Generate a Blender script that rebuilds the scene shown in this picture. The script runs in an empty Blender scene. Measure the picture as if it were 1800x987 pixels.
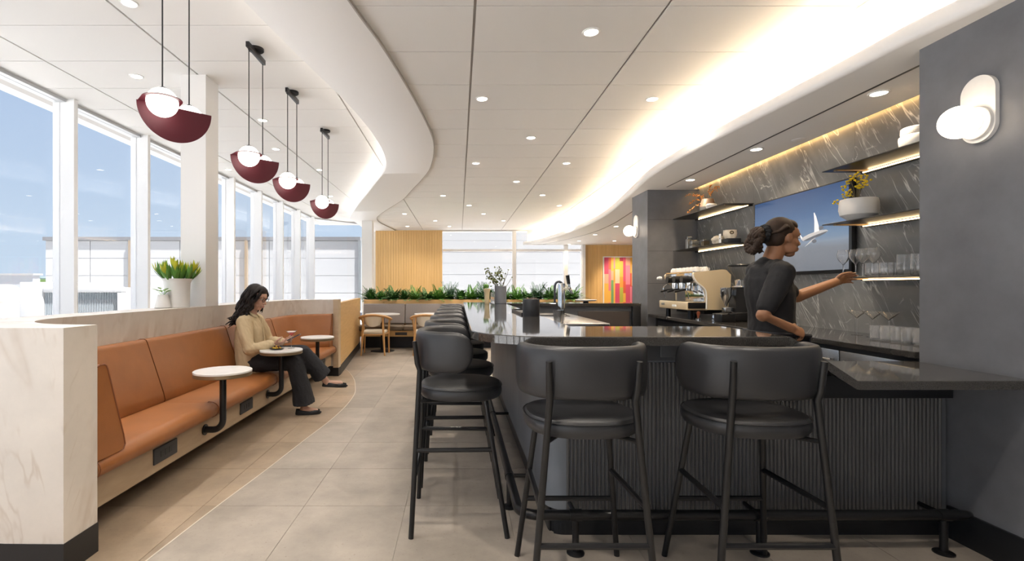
import bpy, bmesh, math, random
from mathutils import Vector, Matrix, Euler, noise as mnoise
random.seed(7)
PI = math.pi
SC = bpy.context.scene
COL = SC.collection

# ---------------------------------------------------------------- camera, world, sun, exposure
EYE = 1.31
cd = bpy.data.cameras.new('camera'); cam = bpy.data.objects.new('camera', cd); COL.objects.link(cam)
cam.location = (0, 0, EYE); cam.rotation_euler = (PI/2, 0, 0)
cd.sensor_fit = 'HORIZONTAL'; cd.sensor_width = 36.0
cd.lens = 36.0*872/1800
cd.shift_x = (900-806.5)/1800; cd.shift_y = (505-493.5)/1800
cd.clip_start = .05; cd.clip_end = 2000
SC.camera = cam
SC.view_settings.view_transform = 'Standard'; SC.view_settings.look = 'None'
SC.view_settings.gamma = 1.0; SC.view_settings.use_curve_mapping = False
SC.view_settings.exposure = 1.12

w = bpy.data.worlds.new('sky'); SC.world = w; w.use_nodes = True
wn = w.node_tree; wn.nodes.clear()
wo = wn.nodes.new('ShaderNodeOutputWorld'); bg = wn.nodes.new('ShaderNodeBackground')
# clear sky: pale at the horizon, deepening evenly to the zenith, the same all the way round
geo = wn.nodes.new('ShaderNodeNewGeometry'); sep = wn.nodes.new('ShaderNodeSeparateXYZ'); sky = wn.nodes.new('ShaderNodeValToRGB')
def lin(c):
    return tuple(((x/255)/12.92 if x/255 <= .04045 else ((x/255+.055)/1.055)**2.4) for x in c)
for i, (p, c) in enumerate(((0.0, (206, 226, 246)), (.08, (184, 211, 243)), (.18, (155, 192, 239)), (.30, (130, 175, 232)), (.60, (98, 148, 218)), (1.0, (76, 126, 202)))):
    e = sky.color_ramp.elements[0] if i == 0 else sky.color_ramp.elements[1] if i == 5 else sky.color_ramp.elements.new(p)
    e.position = p; e.color = (*lin(c), 1)
inv = wn.nodes.new('ShaderNodeMath'); inv.operation = 'MULTIPLY'; inv.inputs[1].default_value = -1.0
wn.links.new(geo.outputs['Incoming'], sep.inputs[0]); wn.links.new(sep.outputs['Z'], inv.inputs[0]); wn.links.new(inv.outputs[0], sky.inputs[0])
bg.inputs['Strength'].default_value = 0.46
wn.links.new(sky.outputs[0], bg.inputs[0]); wn.links.new(bg.outputs[0], wo.inputs[0])
sl = bpy.data.lights.new('sun', 'SUN'); sl.energy = 13.0; sl.angle = math.radians(1.0); sl.color = (1, .985, .965)
sun = bpy.data.objects.new('sun', sl); COL.objects.link(sun); sun.location = (6, -6, 20)
sun.rotation_euler = Vector((-.40, .16, -.90)).to_track_quat('-Z', 'Y').to_euler()

LAMP = 2.4            # overall strength of the room's own lamps
WARM = (1, .80, .56); NEUT = (1, .91, .80); DAYW = (1, .975, .95)

# ---------------------------------------------------------------- materials
MATS = {}
def lin(c):
    return tuple(((x/255)/12.92 if x/255 <= .04045 else ((x/255+.055)/1.055)**2.4) for x in c)
def newmat(name):
    m = bpy.data.materials.new(name); m.use_nodes = True; nt = m.node_tree
    b = nt.nodes['Principled BSDF']; MATS[name] = m
    return m, nt, b
def N(nt, t, **kw):
    n = nt.nodes.new(t)
    for k, v in kw.items():
        if k in n.inputs: n.inputs[k].default_value = v
        else: setattr(n, k, v)
    return n
def mat(name, col, rough=.5, metal=0.0, var=.0, vscale=6.0, bump=0.0, bscale=60.0, spec=.5, coat=0.0, stretch=None, trans=0.0, sheen=0.0):
    m, nt, b = newmat(name)
    b.inputs['Roughness'].default_value = rough; b.inputs['Metallic'].default_value = metal
    b.inputs['Base Color'].default_value = (*col, 1); b.inputs['Specular IOR Level'].default_value = spec
    b.inputs['Coat Weight'].default_value = coat; b.inputs['Transmission Weight'].default_value = trans
    b.inputs['Sheen Weight'].default_value = sheen
    if var or bump:
        tc = N(nt, 'ShaderNodeTexCoord'); mp = N(nt, 'ShaderNodeMapping')
        if stretch: mp.inputs['Scale'].default_value = stretch
        nt.links.new(tc.outputs['Object'], mp.inputs[0])
    if var:
        nz = N(nt, 'ShaderNodeTexNoise', Scale=vscale, Detail=6.0, Roughness=.6)
        nt.links.new(mp.outputs[0], nz.inputs['Vector'])
        cr = N(nt, 'ShaderNodeValToRGB')
        cr.color_ramp.elements[0].position = .3; cr.color_ramp.elements[1].position = .7
        cr.color_ramp.elements[0].color = (*[max(0, c*(1-var)) for c in col], 1)
        cr.color_ramp.elements[1].color = (*[min(1, c*(1+var)) for c in col], 1)
        nt.links.new(nz.outputs[0], cr.inputs[0]); nt.links.new(cr.outputs[0], b.inputs['Base Color'])
    if bump:
        nb = N(nt, 'ShaderNodeTexNoise', Scale=bscale, Detail=3.0)
        nt.links.new(mp.outputs[0], nb.inputs['Vector'])
        bp = N(nt, 'ShaderNodeBump', Strength=bump, Distance=.01)
        nt.links.new(nb.outputs[0], bp.inputs['Height']); nt.links.new(bp.outputs[0], b.inputs['Normal'])
    return m
def emat(name, col, strength):
    m, nt, b = newmat(name)
    b.inputs['Base Color'].default_value = (*col, 1)
    b.inputs['Emission Color'].default_value = (*col, 1); b.inputs['Emission Strength'].default_value = strength
    return m
def glassmat(name, refl=.08, tint=(1, 1, 1)):
    m, nt, b = newmat(name); nt.nodes.remove(b)
    o = nt.nodes['Material Output']
    tr = N(nt, 'ShaderNodeBsdfTransparent'); tr.inputs[0].default_value = (*tint, 1)
    gl = N(nt, 'ShaderNodeBsdfGlossy'); gl.inputs['Roughness'].default_value = .0
    lw = N(nt, 'ShaderNodeLayerWeight'); mx = N(nt, 'ShaderNodeMixShader'); lw.inputs['Blend'].default_value = .5
    pw = N(nt, 'ShaderNodeMath', operation='POWER'); pw.inputs[1].default_value = 5.0; nt.links.new(lw.outputs['Facing'], pw.inputs[0])
    ma = N(nt, 'ShaderNodeMath', operation='MULTIPLY_ADD'); ma.inputs[1].default_value = .9; ma.inputs[2].default_value = .018; nt.links.new(pw.outputs[0], ma.inputs[0])
    nt.links.new(ma.outputs[0], mx.inputs[0]); nt.links.new(tr.outputs[0], mx.inputs[1]); nt.links.new(gl.outputs[0], mx.inputs[2])
    nt.links.new(mx.outputs[0], o.inputs[0])
    return m
def marble(name, base, vein, scale, rot, amt, rough, lo=.0, hi=.06, var=.25, stretch=(1, 1, 1)):
    """stone slab: cloudy ground with thin warped veins"""
    m, nt, b = newmat(name); b.inputs['Roughness'].default_value = rough
    tc = N(nt, 'ShaderNodeTexCoord'); mp = N(nt, 'ShaderNodeMapping')
    mp.inputs['Rotation'].default_value = rot; mp.inputs['Scale'].default_value = stretch
    nt.links.new(tc.outputs['Object'], mp.inputs[0])
    nz = N(nt, 'ShaderNodeTexNoise', Scale=scale*.8, Detail=8.0, Roughness=.65)
    nt.links.new(mp.outputs[0], nz.inputs['Vector'])
    mixv = N(nt, 'ShaderNodeMix', data_type='VECTOR'); mixv.inputs[0].default_value = .25
    nt.links.new(mp.outputs[0], mixv.inputs[4]); nt.links.new(nz.outputs['Color'], mixv.inputs[5])
    vo = N(nt, 'ShaderNodeTexVoronoi', feature='DISTANCE_TO_EDGE', Scale=scale)
    nt.links.new(mixv.outputs[1], vo.inputs['Vector'])
    cr = N(nt, 'ShaderNodeValToRGB'); e = cr.color_ramp.elements
    e[0].position = lo; e[0].color = (1, 1, 1, 1); e[1].position = hi; e[1].color = (0, 0, 0, 1)
    nt.links.new(vo.outputs['Distance'], cr.inputs[0])
    n2 = N(nt, 'ShaderNodeTexNoise', Scale=scale*1.7, Detail=3.0); nt.links.new(mp.outputs[0], n2.inputs['Vector'])
    c2 = N(nt, 'ShaderNodeValToRGB'); c2.color_ramp.elements[0].position = .48; c2.color_ramp.elements[1].position = .72
    nt.links.new(n2.outputs[0], c2.inputs[0])
    mul = N(nt, 'ShaderNodeMath', operation='MULTIPLY'); nt.links.new(cr.outputs[0], mul.inputs[0]); nt.links.new(c2.outputs[0], mul.inputs[1])
    mu2 = N(nt, 'ShaderNodeMath', operation='MULTIPLY'); nt.links.new(mul.outputs[0], mu2.inputs[0]); mu2.inputs[1].default_value = amt
    g = N(nt, 'ShaderNodeValToRGB'); g.color_ramp.elements[0].position = .25; g.color_ramp.elements[1].position = .75
    g.color_ramp.elements[0].color = (*[c*(1-var) for c in base], 1); g.color_ramp.elements[1].color = (*[min(1, c*(1+var)) for c in base], 1)
    nt.links.new(nz.outputs[0], g.inputs[0])
    mx = N(nt, 'ShaderNodeMix', data_type='RGBA'); nt.links.new(mu2.outputs[0], mx.inputs[0])
    nt.links.new(g.outputs[0], mx.inputs[6]); mx.inputs[7].default_value = (*vein, 1)
    nt.links.new(mx.outputs[2], b.inputs['Base Color'])
    return m
def streak_marble(name, base, vein, rot, rough, layers, var=.3, amt=.9):
    """slab with thin broken veins running one way; layers = (scale, width, low, high)"""
    m, nt, b = newmat(name); b.inputs['Roughness'].default_value = rough
    tc = N(nt, 'ShaderNodeTexCoord'); m0 = N(nt, 'ShaderNodeMapping'); m0.inputs['Rotation'].default_value = rot
    nt.links.new(tc.outputs['Object'], m0.inputs[0])
    n0 = N(nt, 'ShaderNodeTexNoise', Scale=1.6, Detail=7.0, Roughness=.65); nt.links.new(m0.outputs[0], n0.inputs['Vector'])
    g = N(nt, 'ShaderNodeValToRGB'); g.color_ramp.elements[0].position = .3; g.color_ramp.elements[1].position = .72
    g.color_ramp.elements[0].color = (*[c*(1-var) for c in base], 1); g.color_ramp.elements[1].color = (*[min(1, c*(1+var)) for c in base], 1)
    nt.links.new(n0.outputs[0], g.inputs[0]); cur = g.outputs[0]
    for k, (sc, wd, st, lo, hi, am) in enumerate(layers):
        m1 = N(nt, 'ShaderNodeMapping'); m1.inputs['Scale'].default_value = st; m1.inputs['Location'].default_value = (k*3.1, k*1.7, k*.9)
        nt.links.new(m0.outputs[0], m1.inputs[0])
        nz = N(nt, 'ShaderNodeTexNoise', Scale=sc, Detail=3.0, Roughness=.5, Distortion=.35); nt.links.new(m1.outputs[0], nz.inputs['Vector'])
        s1 = N(nt, 'ShaderNodeMath', operation='SUBTRACT'); s1.inputs[1].default_value = .5; nt.links.new(nz.outputs[0], s1.inputs[0])
        ab = N(nt, 'ShaderNodeMath', operation='ABSOLUTE'); nt.links.new(s1.outputs[0], ab.inputs[0])
        r1 = N(nt, 'ShaderNodeMapRange'); r1.inputs['From Min'].default_value = 0; r1.inputs['From Max'].default_value = wd; r1.inputs['To Min'].default_value = 1; r1.inputs['To Max'].default_value = 0
        nt.links.new(ab.outputs[0], r1.inputs[0])
        mk = N(nt, 'ShaderNodeTexNoise', Scale=sc*1.1, Detail=4.0); nt.links.new(m0.outputs[0], mk.inputs['Vector'])
        r2 = N(nt, 'ShaderNodeMapRange'); r2.inputs['From Min'].default_value = lo; r2.inputs['From Max'].default_value = hi; nt.links.new(mk.outputs[0], r2.inputs[0])
        mu = N(nt, 'ShaderNodeMath', operation='MULTIPLY'); nt.links.new(r1.outputs[0], mu.inputs[0]); nt.links.new(r2.outputs[0], mu.inputs[1])
        m2 = N(nt, 'ShaderNodeMath', operation='MULTIPLY'); m2.inputs[1].default_value = am; nt.links.new(mu.outputs[0], m2.inputs[0])
        mx = N(nt, 'ShaderNodeMix', data_type='RGBA'); nt.links.new(m2.outputs[0], mx.inputs[0]); nt.links.new(cur, mx.inputs[6]); mx.inputs[7].default_value = (*vein, 1); cur = mx.outputs[2]
    nt.links.new(cur, b.inputs['Base Color']); return m
def wood(name, c1, c2, scale=(30, 30, 1.2), rough=.45):
    m, nt, b = newmat(name); b.inputs['Roughness'].default_value = rough
    tc = N(nt, 'ShaderNodeTexCoord'); mp = N(nt, 'ShaderNodeMapping'); mp.inputs['Scale'].default_value = scale
    nt.links.new(tc.outputs['Object'], mp.inputs[0])
    nz = N(nt, 'ShaderNodeTexNoise', Scale=1.0, Detail=5.0, Roughness=.6); nt.links.new(mp.outputs[0], nz.inputs['Vector'])
    cr = N(nt, 'ShaderNodeValToRGB'); cr.color_ramp.elements[0].position = .3; cr.color_ramp.elements[1].position = .7
    cr.color_ramp.elements[0].color = (*c1, 1); cr.color_ramp.elements[1].color = (*c2, 1)
    nt.links.new(nz.outputs[0], cr.inputs[0]); nt.links.new(cr.outputs[0], b.inputs['Base Color'])
    return m
def tilemat(name, col, rough=.42):
    """stoneware tile: each tile object gets its own shade, with clouds and dark flecks"""
    m, nt, b = newmat(name); b.inputs['Roughness'].default_value = rough
    ge = N(nt, 'ShaderNodeNewGeometry'); oi = N(nt, 'ShaderNodeObjectInfo')
    nz = N(nt, 'ShaderNodeTexNoise', Scale=2.3, Detail=8.0, Roughness=.68); nt.links.new(ge.outputs['Position'], nz.inputs['Vector'])
    cr = N(nt, 'ShaderNodeValToRGB'); cr.color_ramp.elements[0].position = .3; cr.color_ramp.elements[1].position = .72
    cr.color_ramp.elements[0].color = (*[c*.72 for c in col], 1); cr.color_ramp.elements[1].color = (*[c*1.16 for c in col], 1)
    nt.links.new(nz.outputs[0], cr.inputs[0])
    fl = N(nt, 'ShaderNodeTexNoise', Scale=60.0, Detail=3.0); nt.links.new(ge.outputs['Position'], fl.inputs['Vector'])
    fr = N(nt, 'ShaderNodeValToRGB'); fr.color_ramp.elements[0].position = .26; fr.color_ramp.elements[1].position = .36
    fr.color_ramp.elements[0].color = (.74, .70, .66, 1); fr.color_ramp.elements[1].color = (1, 1, 1, 1)
    nt.links.new(fl.outputs[0], fr.inputs[0])
    mr = N(nt, 'ShaderNodeMapRange'); mr.inputs['To Min'].default_value = .9; mr.inputs['To Max'].default_value = 1.07
    nt.links.new(oi.outputs['Random'], mr.inputs[0])
    m1 = N(nt, 'ShaderNodeMix', data_type='RGBA', blend_type='MULTIPLY'); m1.inputs[0].default_value = 1
    nt.links.new(cr.outputs[0], m1.inputs[6]); nt.links.new(fr.outputs[0], m1.inputs[7])
    vm = N(nt, 'ShaderNodeVectorMath', operation='SCALE'); nt.links.new(m1.outputs[2], vm.inputs[0]); nt.links.new(mr.outputs[0], vm.inputs['Scale'])
    nt.links.new(vm.outputs[0], b.inputs['Base Color'])
    return m

white = mat('white_paint', (.80, .79, .77), .6)
ceilm = mat('ceiling_tile', (.78, .765, .74), .75, bump=.05, bscale=400)
plasterw = mat('white_plaster', (.80, .785, .765), .65)
revealm = mat('grey_reveal', (.42, .39, .36), .6)
framem = mat('white_frame', (.86, .86, .86), .4)
framei = mat('frame_grey', (.55, .56, .57), .45, .2)
glass = glassmat('window_glass')
cream = streak_marble('cream_stone', (.70, .635, .565), (.42, .30, .20), (.25, .2, .3), .35, [(1.5, .05, (2.2, 2.2, .42), .40, .62, .55), (3.4, .035, (2.0, 2.0, .35), .45, .65, .38)], .12)
blackbase = mat('black_base', (.012, .013, .015), .4)
tan = mat('tan_leather', (.31, .112, .031), .42, var=.10, vscale=5, bump=.10, bscale=220)
tand = mat('tan_piping', (.20, .06, .016), .5)
panelw = wood('pale_oak', (.34, .24, .15), (.42, .31, .20), (3, 3, 18))
oak = wood('honey_oak', (.70, .43, .16), (.80, .53, .23), (28, 28, .9))
oakh = wood('honey_oak_flat', (.62, .38, .15), (.72, .46, .20), (2, 2, 30))
chairw = wood('chair_beech', (.50, .27, .10), (.60, .34, .14), (20, 20, 20))
darkpl = mat('dark_plaster', (.150, .153, .166), .55, var=.22, vscale=2.2, bump=.12, bscale=9)
darkpan = mat('dark_panel', (.10, .107, .12), .5, var=.18, vscale=3, stretch=(1, 1, .25))
barside_lit = mat('bar_side_lit', (.19, .205, .23), .5, var=.15, vscale=3, stretch=(1, 1, .25))  # dark_panel made lighter: window light on the left face put into the colour
flutem = mat('dark_flute', (.085, .083, .083), .45)
granite = mat('dark_granite', (.046, .042, .038), .05, var=.55, vscale=220, spec=.8)
blk = mat('black_metal', (.008, .008, .009), .34, .0, spec=.45)
blkleather = mat('black_leather', (.025, .025, .027), .40, bump=.06, bscale=300)
piping = mat('black_piping', (.010, .010, .011), .4)
dmarble = streak_marble('grey_marble', (.16, .157, .150), (.66, .64, .60), (.55, 0, 0), .30, [(2.6, .012, (1, 2.3, .30), .44, .62, .95), (6.0, .012, (1, 2.0, .26), .46, .62, .75), (3.2, .010, (1, .8, .8), .52, .66, .8), (1.1, .10, (1, 2.4, .4), .4, .7, .16)], .30)
steel = mat('steel', (.55, .55, .55), .22, 1.0)
chrome = mat('chrome', (.75, .75, .75), .08, 1.0)
stonew = marble('white_stone', (.78, .76, .73), (.55, .52, .48), 5, (.3, .2, .5), .4, .25, 0, .06, .10)
brass = mat('bronze_edge', (.30, .22, .13), .4, .7)
burg = mat('burgundy_metal', (.10, .015, .024), .45, spec=.35)
globe = emat('globe_glow', (1, .94, .86), 2.2)
globew = emat('globe_glow_warm', (1, .84, .64), 3.2)
ledw = emat('led_warm', (1, .70, .36), 9.0)
ledc = emat('led_cove', (1, .80, .56), 16.0)
ledn = emat('led_neutral', (1, .93, .84), 5.0)
lens_e = emat('downlight_lens', (1, .90, .74), 9.0)
ceram = mat('white_ceramic', (.72, .70, .67), .45)
ceramg = mat('grey_ceramic', (.16, .165, .18), .5)
leafd = mat('leaf_dark', (.055, .16, .032), .5, var=.4, vscale=20)
leafm = mat('leaf_mid', (.11, .27, .04), .5, var=.3, vscale=20)
leafl = mat('leaf_lime', (.30, .42, .03), .5, var=.25, vscale=20)
leafy = mat('leaf_yellow', (.52, .52, .03), .5)
olive = mat('leaf_olive', (.13, .15, .05), .55)
stemm = mat('stem', (.12, .09, .04), .6)
soil = mat('soil', (.03, .022, .015), .9)
fabric = mat('grey_fabric', (.31, .275, .26), .9, var=.12, vscale=120)
brownl = mat('brown_leather', (.16, .115, .075), .45)
creaml = mat('cream_leather', (.62, .55, .44), .5)
skin = mat('skin', (.56, .33, .24), .5)
skind = mat('skin_brown', (.30, .135, .065), .5)
hairm = mat('dark_brown_hair', (.014, .009, .008), .58, var=.3, vscale=40, spec=.3)
hairb = mat('brown_hair', (.030, .015, .008), .65, var=.4, vscale=40, spec=.3)
shirt = mat('cream_cotton', (.60, .47, .29), .85, bump=.1, bscale=60)
trous = mat('black_denim', (.020, .020, .024), .85, var=.25, vscale=90)
blackcloth = mat('black_cloth', (.009, .0085, .010), .85, bump=.1, bscale=60)
lipm = mat('lips', (.42, .12, .10), .45)
eyew = mat('eye_white', (.8, .78, .75), .25)
eyed = mat('iris', (.03, .018, .01), .2)
drinkglass = mat('whitened_glass', (1, 1, 1), .0, trans=.95)  # a little diffuse white in the glass stands in for bright reflections
drinkglass.node_tree.nodes['Principled BSDF'].inputs['IOR'].default_value = 1.42
cutglass = mat('cut_glass', (1, 1, 1), .12, trans=.82)  # partly white body, in place of the lamp reflections in the facets
thin = glassmat('thin_glass', tint=(.97, .97, .97))
pink = mat('pink_drink', (.75, .10, .09), .2)
foam = mat('foam', (.85, .70, .66), .6)
tilemat('floor_grey', (.365, .315, .262)); tilemat('floor_warm', (.40, .305, .215))
grout = mat('grout', (.42, .38, .33), .8)

# ---------------------------------------------------------------- mesh helpers
def loc_of(p):
    v = Vector((0, 0, 0))
    while p is not None: v = v + p.location; p = p.parent
    return v
def spline(pts, n=8):
    """Catmull-Rom through pts"""
    P = [Vector(p) for p in pts]; out = []
    for i in range(len(P)-1):
        a = P[max(i-1, 0)]; b = P[i]; c = P[i+1]; d = P[min(i+2, len(P)-1)]
        for k in range(n):
            t = k/n
            out.append(.5*((2*b)+(c-a)*t+(2*a-5*b+4*c-d)*t*t+(3*b-a-3*c+d)*t**3))
    out.append(P[-1]); return out
class MB:
    def __init__(s): s.v = []; s.f = []; s.mi = []; s.cur = 0
    def add(s, vs, fs):
        o = len(s.v); s.v += [tuple(v) for v in vs]; s.f += [tuple(i+o for i in f) for f in fs]; s.mi += [s.cur]*len(fs); return s
    def box(s, x0, x1, y0, y1, z0, z1, M=None):
        vs = [Vector((x, y, z)) for z in (z0, z1) for y in (y0, y1) for x in (x0, x1)]
        if M is not None: vs = [M @ v for v in vs]
        return s.add(vs, [(0, 2, 3, 1), (4, 5, 7, 6), (0, 1, 5, 4), (2, 6, 7, 3), (0, 4, 6, 2), (1, 3, 7, 5)])
    def rbox(s, x0, x1, y0, y1, z0, z1, r, seg=3, M=None):
        bm = bmesh.new(); bmesh.ops.create_cube(bm, size=1)
        for v in bm.verts: v.co = Vector((x0+(v.co.x+.5)*(x1-x0), y0+(v.co.y+.5)*(y1-y0), z0+(v.co.z+.5)*(z1-z0)))
        bmesh.ops.bevel(bm, geom=bm.edges[:], offset=r, segments=seg, affect='EDGES', profile=.5)
        return s.bm(bm, M)
    def bm(s, bm, M=None):
        bm.verts.index_update()
        s.add([(M @ v.co if M is not None else v.co.copy()) for v in bm.verts], [[v.index for v in f.verts] for f in bm.faces]); bm.free(); return s
    def lathe(s, prof, c=(0, 0, 0), n=24, M=None):
        c = Vector(c); vs = []; fs = []; k = len(prof)
        for i in range(n):
            a = 2*PI*i/n
            for r, z in prof:
                p = Vector((max(r, 1e-5)*math.cos(a), max(r, 1e-5)*math.sin(a), z))
                vs.append(c+(M @ p if M is not None else p))
        for i in range(n):
            j = (i+1) % n
            for q in range(k-1): fs.append((i*k+q, j*k+q, j*k+q+1, i*k+q+1))
        if prof[0][0] > 1e-4: fs.append(tuple(i*k for i in range(n-1, -1, -1)))
        if prof[-1][0] > 1e-4: fs.append(tuple(i*k+k-1 for i in range(n)))
        return s.add(vs, fs)
    def cyl(s, p0, p1, r0, r1=None, n=14): return s.tube([p0, p1], [r0, r0 if r1 is None else r1], n)
    def tube(s, pts, r, n=10, cap=True, sq=1.0, up=None):
        P = [Vector(p) for p in pts]; k = len(P); R = r if isinstance(r, (list, tuple)) else [r]*k
        T = []
        for i in range(k):
            a = P[max(i-1, 0)]; b = P[min(i+1, k-1)]; t = (b-a)
            T.append(t.normalized() if t.length > 1e-9 else Vector((0, 0, 1)))
        u = Vector(up) if up else (Vector((0, 0, 1)) if abs(T[0].z) < .9 else Vector((1, 0, 0)))
        vs = []; fs = []
        for i in range(k):
            u = (u-T[i]*u.dot(T[i]));
            if u.length < 1e-6: u = T[i].orthogonal()
            u.normalize(); b = T[i].cross(u)
            for j in range(n):
                a = 2*PI*j/n; vs.append(P[i]+u*(R[i]*math.cos(a)*sq)+b*(R[i]*math.sin(a)))
        for i in range(k-1):
            for j in range(n):
                q = (j+1) % n; fs.append((i*n+j, i*n+q, (i+1)*n+q, (i+1)*n+j))
        if cap: fs.append(tuple(range(n-1, -1, -1))); fs.append(tuple((k-1)*n+j for j in range(n)))
        return s.add(vs, fs)
    def prism(s, poly, z0, z1):
        n = len(poly); vs = [(x, y, z0) for x, y in poly]+[(x, y, z1) for x, y in poly]
        fs = [tuple(range(n-1, -1, -1)), tuple(range(n, 2*n))]+[(i, (i+1) % n, n+(i+1) % n, n+i) for i in range(n)]
        return s.add(vs, fs)
    def ell(s, c, r, R=None, sub=2):
        bm = bmesh.new(); bmesh.ops.create_icosphere(bm, subdivisions=sub, radius=1)
        if isinstance(r, (int, float)): r = (r, r, r)
        M = Matrix.Translation(c) @ (R.to_4x4() if R is not None else Matrix.Identity(4)) @ Matrix.Diagonal((*r, 1))
        return s.bm(bm, M)
    def sweep(s, path, prof, closed=True, caps=True):
        """prof(i) or list of (n, z): n along the right-hand normal of the plan path"""
        P = [Vector((p[0], p[1])) for p in path]; k = len(P); vs = []; fs = []
        for i in range(k):
            a = P[max(i-1, 0)]; b = P[min(i+1, k-1)]; t = (b-a).normalized(); nn = Vector((t.y, -t.x))
            pr = prof(i) if callable(prof) else prof
            for n_, z in pr: q = P[i]+nn*n_; vs.append((q.x, q.y, z))
        m = len(pr)
        for i in range(k-1):
            for j in range(m if closed else m-1):
                q = (j+1) % m; fs.append((i*m+j, (i+1)*m+j, (i+1)*m+q, i*m+q))
        if closed and caps: fs.append(tuple(range(m))); fs.append(tuple((k-1)*m+j for j in range(m-1, -1, -1)))
        return s.add(vs, fs)
    def build(s, name, m, parent=None, ang=35, loc=None, fix=True):
        off = loc_of(parent) if parent is not None else Vector(loc or (0, 0, 0))
        me = bpy.data.meshes.new(name); me.from_pydata([(x-off.x, y-off.y, z-off.z) for x, y, z in s.v], [], s.f)
        for mm in (m if isinstance(m, (list, tuple)) else [m]): me.materials.append(mm)
        if isinstance(m, (list, tuple)): me.polygons.foreach_set('material_index', s.mi)
        if fix:
            bm = bmesh.new(); bm.from_mesh(me); bmesh.ops.recalc_face_normals(bm, faces=bm.faces[:]); bm.to_mesh(me); bm.free()
        if ang:
            me.polygons.foreach_set('use_smooth', [True]*len(me.polygons)); me.set_sharp_from_angle(angle=math.radians(ang))
        o = bpy.data.objects.new(name, me); COL.objects.link(o)
        if parent is not None: o.parent = parent
        else: o.location = off
        return o
def thing(name, label, cat, loc=(0, 0, 0), group=None, kind=None):
    o = bpy.data.objects.new(name, None); COL.objects.link(o); o.location = loc; o.empty_display_size = .1
    return tag(o, label, cat, group, kind)
def tag(o, label=None, cat=None, group=None, kind=None):
    if label: o['label'] = label
    if cat: o['category'] = cat
    if group: o['group'] = group
    if kind: o['kind'] = kind
    return o
def struct(name, label=None, loc=(0, 0, 0)):
    o = bpy.data.objects.new(name, None); COL.objects.link(o); o.location = loc
    if label: o['label'] = label
    o['kind'] = 'structure'; o['category'] = name.split('_')[0]
    return o
def dup(root, loc, rz=None, label=None):
    r = root.copy(); COL.objects.link(r); r.location = loc
    if rz is not None: r.rotation_euler = (0, 0, rz)
    if label: r['label'] = label
    for ch in list(root.children):
        c = ch.copy(); COL.objects.link(c); c.parent = r
        for g in ch.children:
            d = g.copy(); COL.objects.link(d); d.parent = c
    return r
def share(name, o, parent, loc):
    c = bpy.data.objects.new(name, o.data); COL.objects.link(c); c.parent = parent; c.location = loc; return c
def lamp(name, kind, loc, energy, col, parent=None, **kw):
    l = bpy.data.lights.new(name, kind); l.energy = energy*LAMP; l.color = col
    for k, v in kw.items(): setattr(l, k, v)
    o = bpy.data.objects.new(name, l); COL.objects.link(o)
    o.location = loc
    if parent is not None: o.parent = parent; o.location = Vector(loc)-loc_of(parent)
    return o
def interp(tab, y):
    if y <= tab[0][0]: return tab[0][1]
    for (a, b), (c, d) in zip(tab, tab[1:]):
        if y <= c: return b+(d-b)*(y-a)/(c-a)
    return tab[-1][1]
def smooth_tab(pts, n=8):
    s = spline([(p[0], p[1], 0) for p in pts], n); return [(p.x, p.y) for p in s]
# ================================================================ SETTING
# ---- curves in plan (x as a function of y)
R_TAB = smooth_tab([(-4, -1.3), (0, -1.05), (2, -.84), (3.06, -.67), (3.74, -.54), (4.98, -.38), (6.05, -.31), (7.18, -.41), (8.0, -.59), (8.82, -.82), (9.9, -1.12), (10.7, -1.43), (11.5, -1.74), (12.2, -1.99), (12.76, -2.11), (13.54, -2.15), (15, -2.0), (15.6, -1.97)])
L_TAB = smooth_tab([(-4, -2.3), (0, -1.75), (2, -1.46), (3.02, -1.325), (3.83, -1.21), (4.8, -1.06), (5.7, -.99), (6.55, -.99), (7.37, -1.1), (8.39, -1.43), (10.4, -2.1), (11.9, -2.58), (12.5, -2.74), (13.0, -2.80), (15.6, -2.85)])
S_TAB = smooth_tab([(-4, 2.56), (0, 2.555), (1.5, 2.55), (2.3, 2.474), (2.7, 2.415), (3.03, 2.400), (3.72, 2.349), (4.85, 2.276), (5.9, 2.283), (7.0, 2.435), (8.1, 2.585), (9.0, 2.69), (10.0, 2.745), (11.1, 2.73), (12.5, 2.65), (13.76, 2.50), (15.0, 2.28), (15.6, 2.02)])
C_TAB = smooth_tab([(-2, -2.0), (1.5, -1.56), (2.37, -1.495), (3.0, -1.44), (3.5, -1.385), (4.25, -1.32), (4.9, -1.26), (5.5, -1.245), (6.1, -1.28), (6.56, -1.37), (7.0, -1.475), (7.53, -1.65), (7.9, -1.80)])
fR = lambda y: interp(R_TAB, y)
fL = lambda y: interp(L_TAB, y)
fS = lambda y: interp(S_TAB, y)
fC = lambda y: interp(C_TAB, y)

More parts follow.
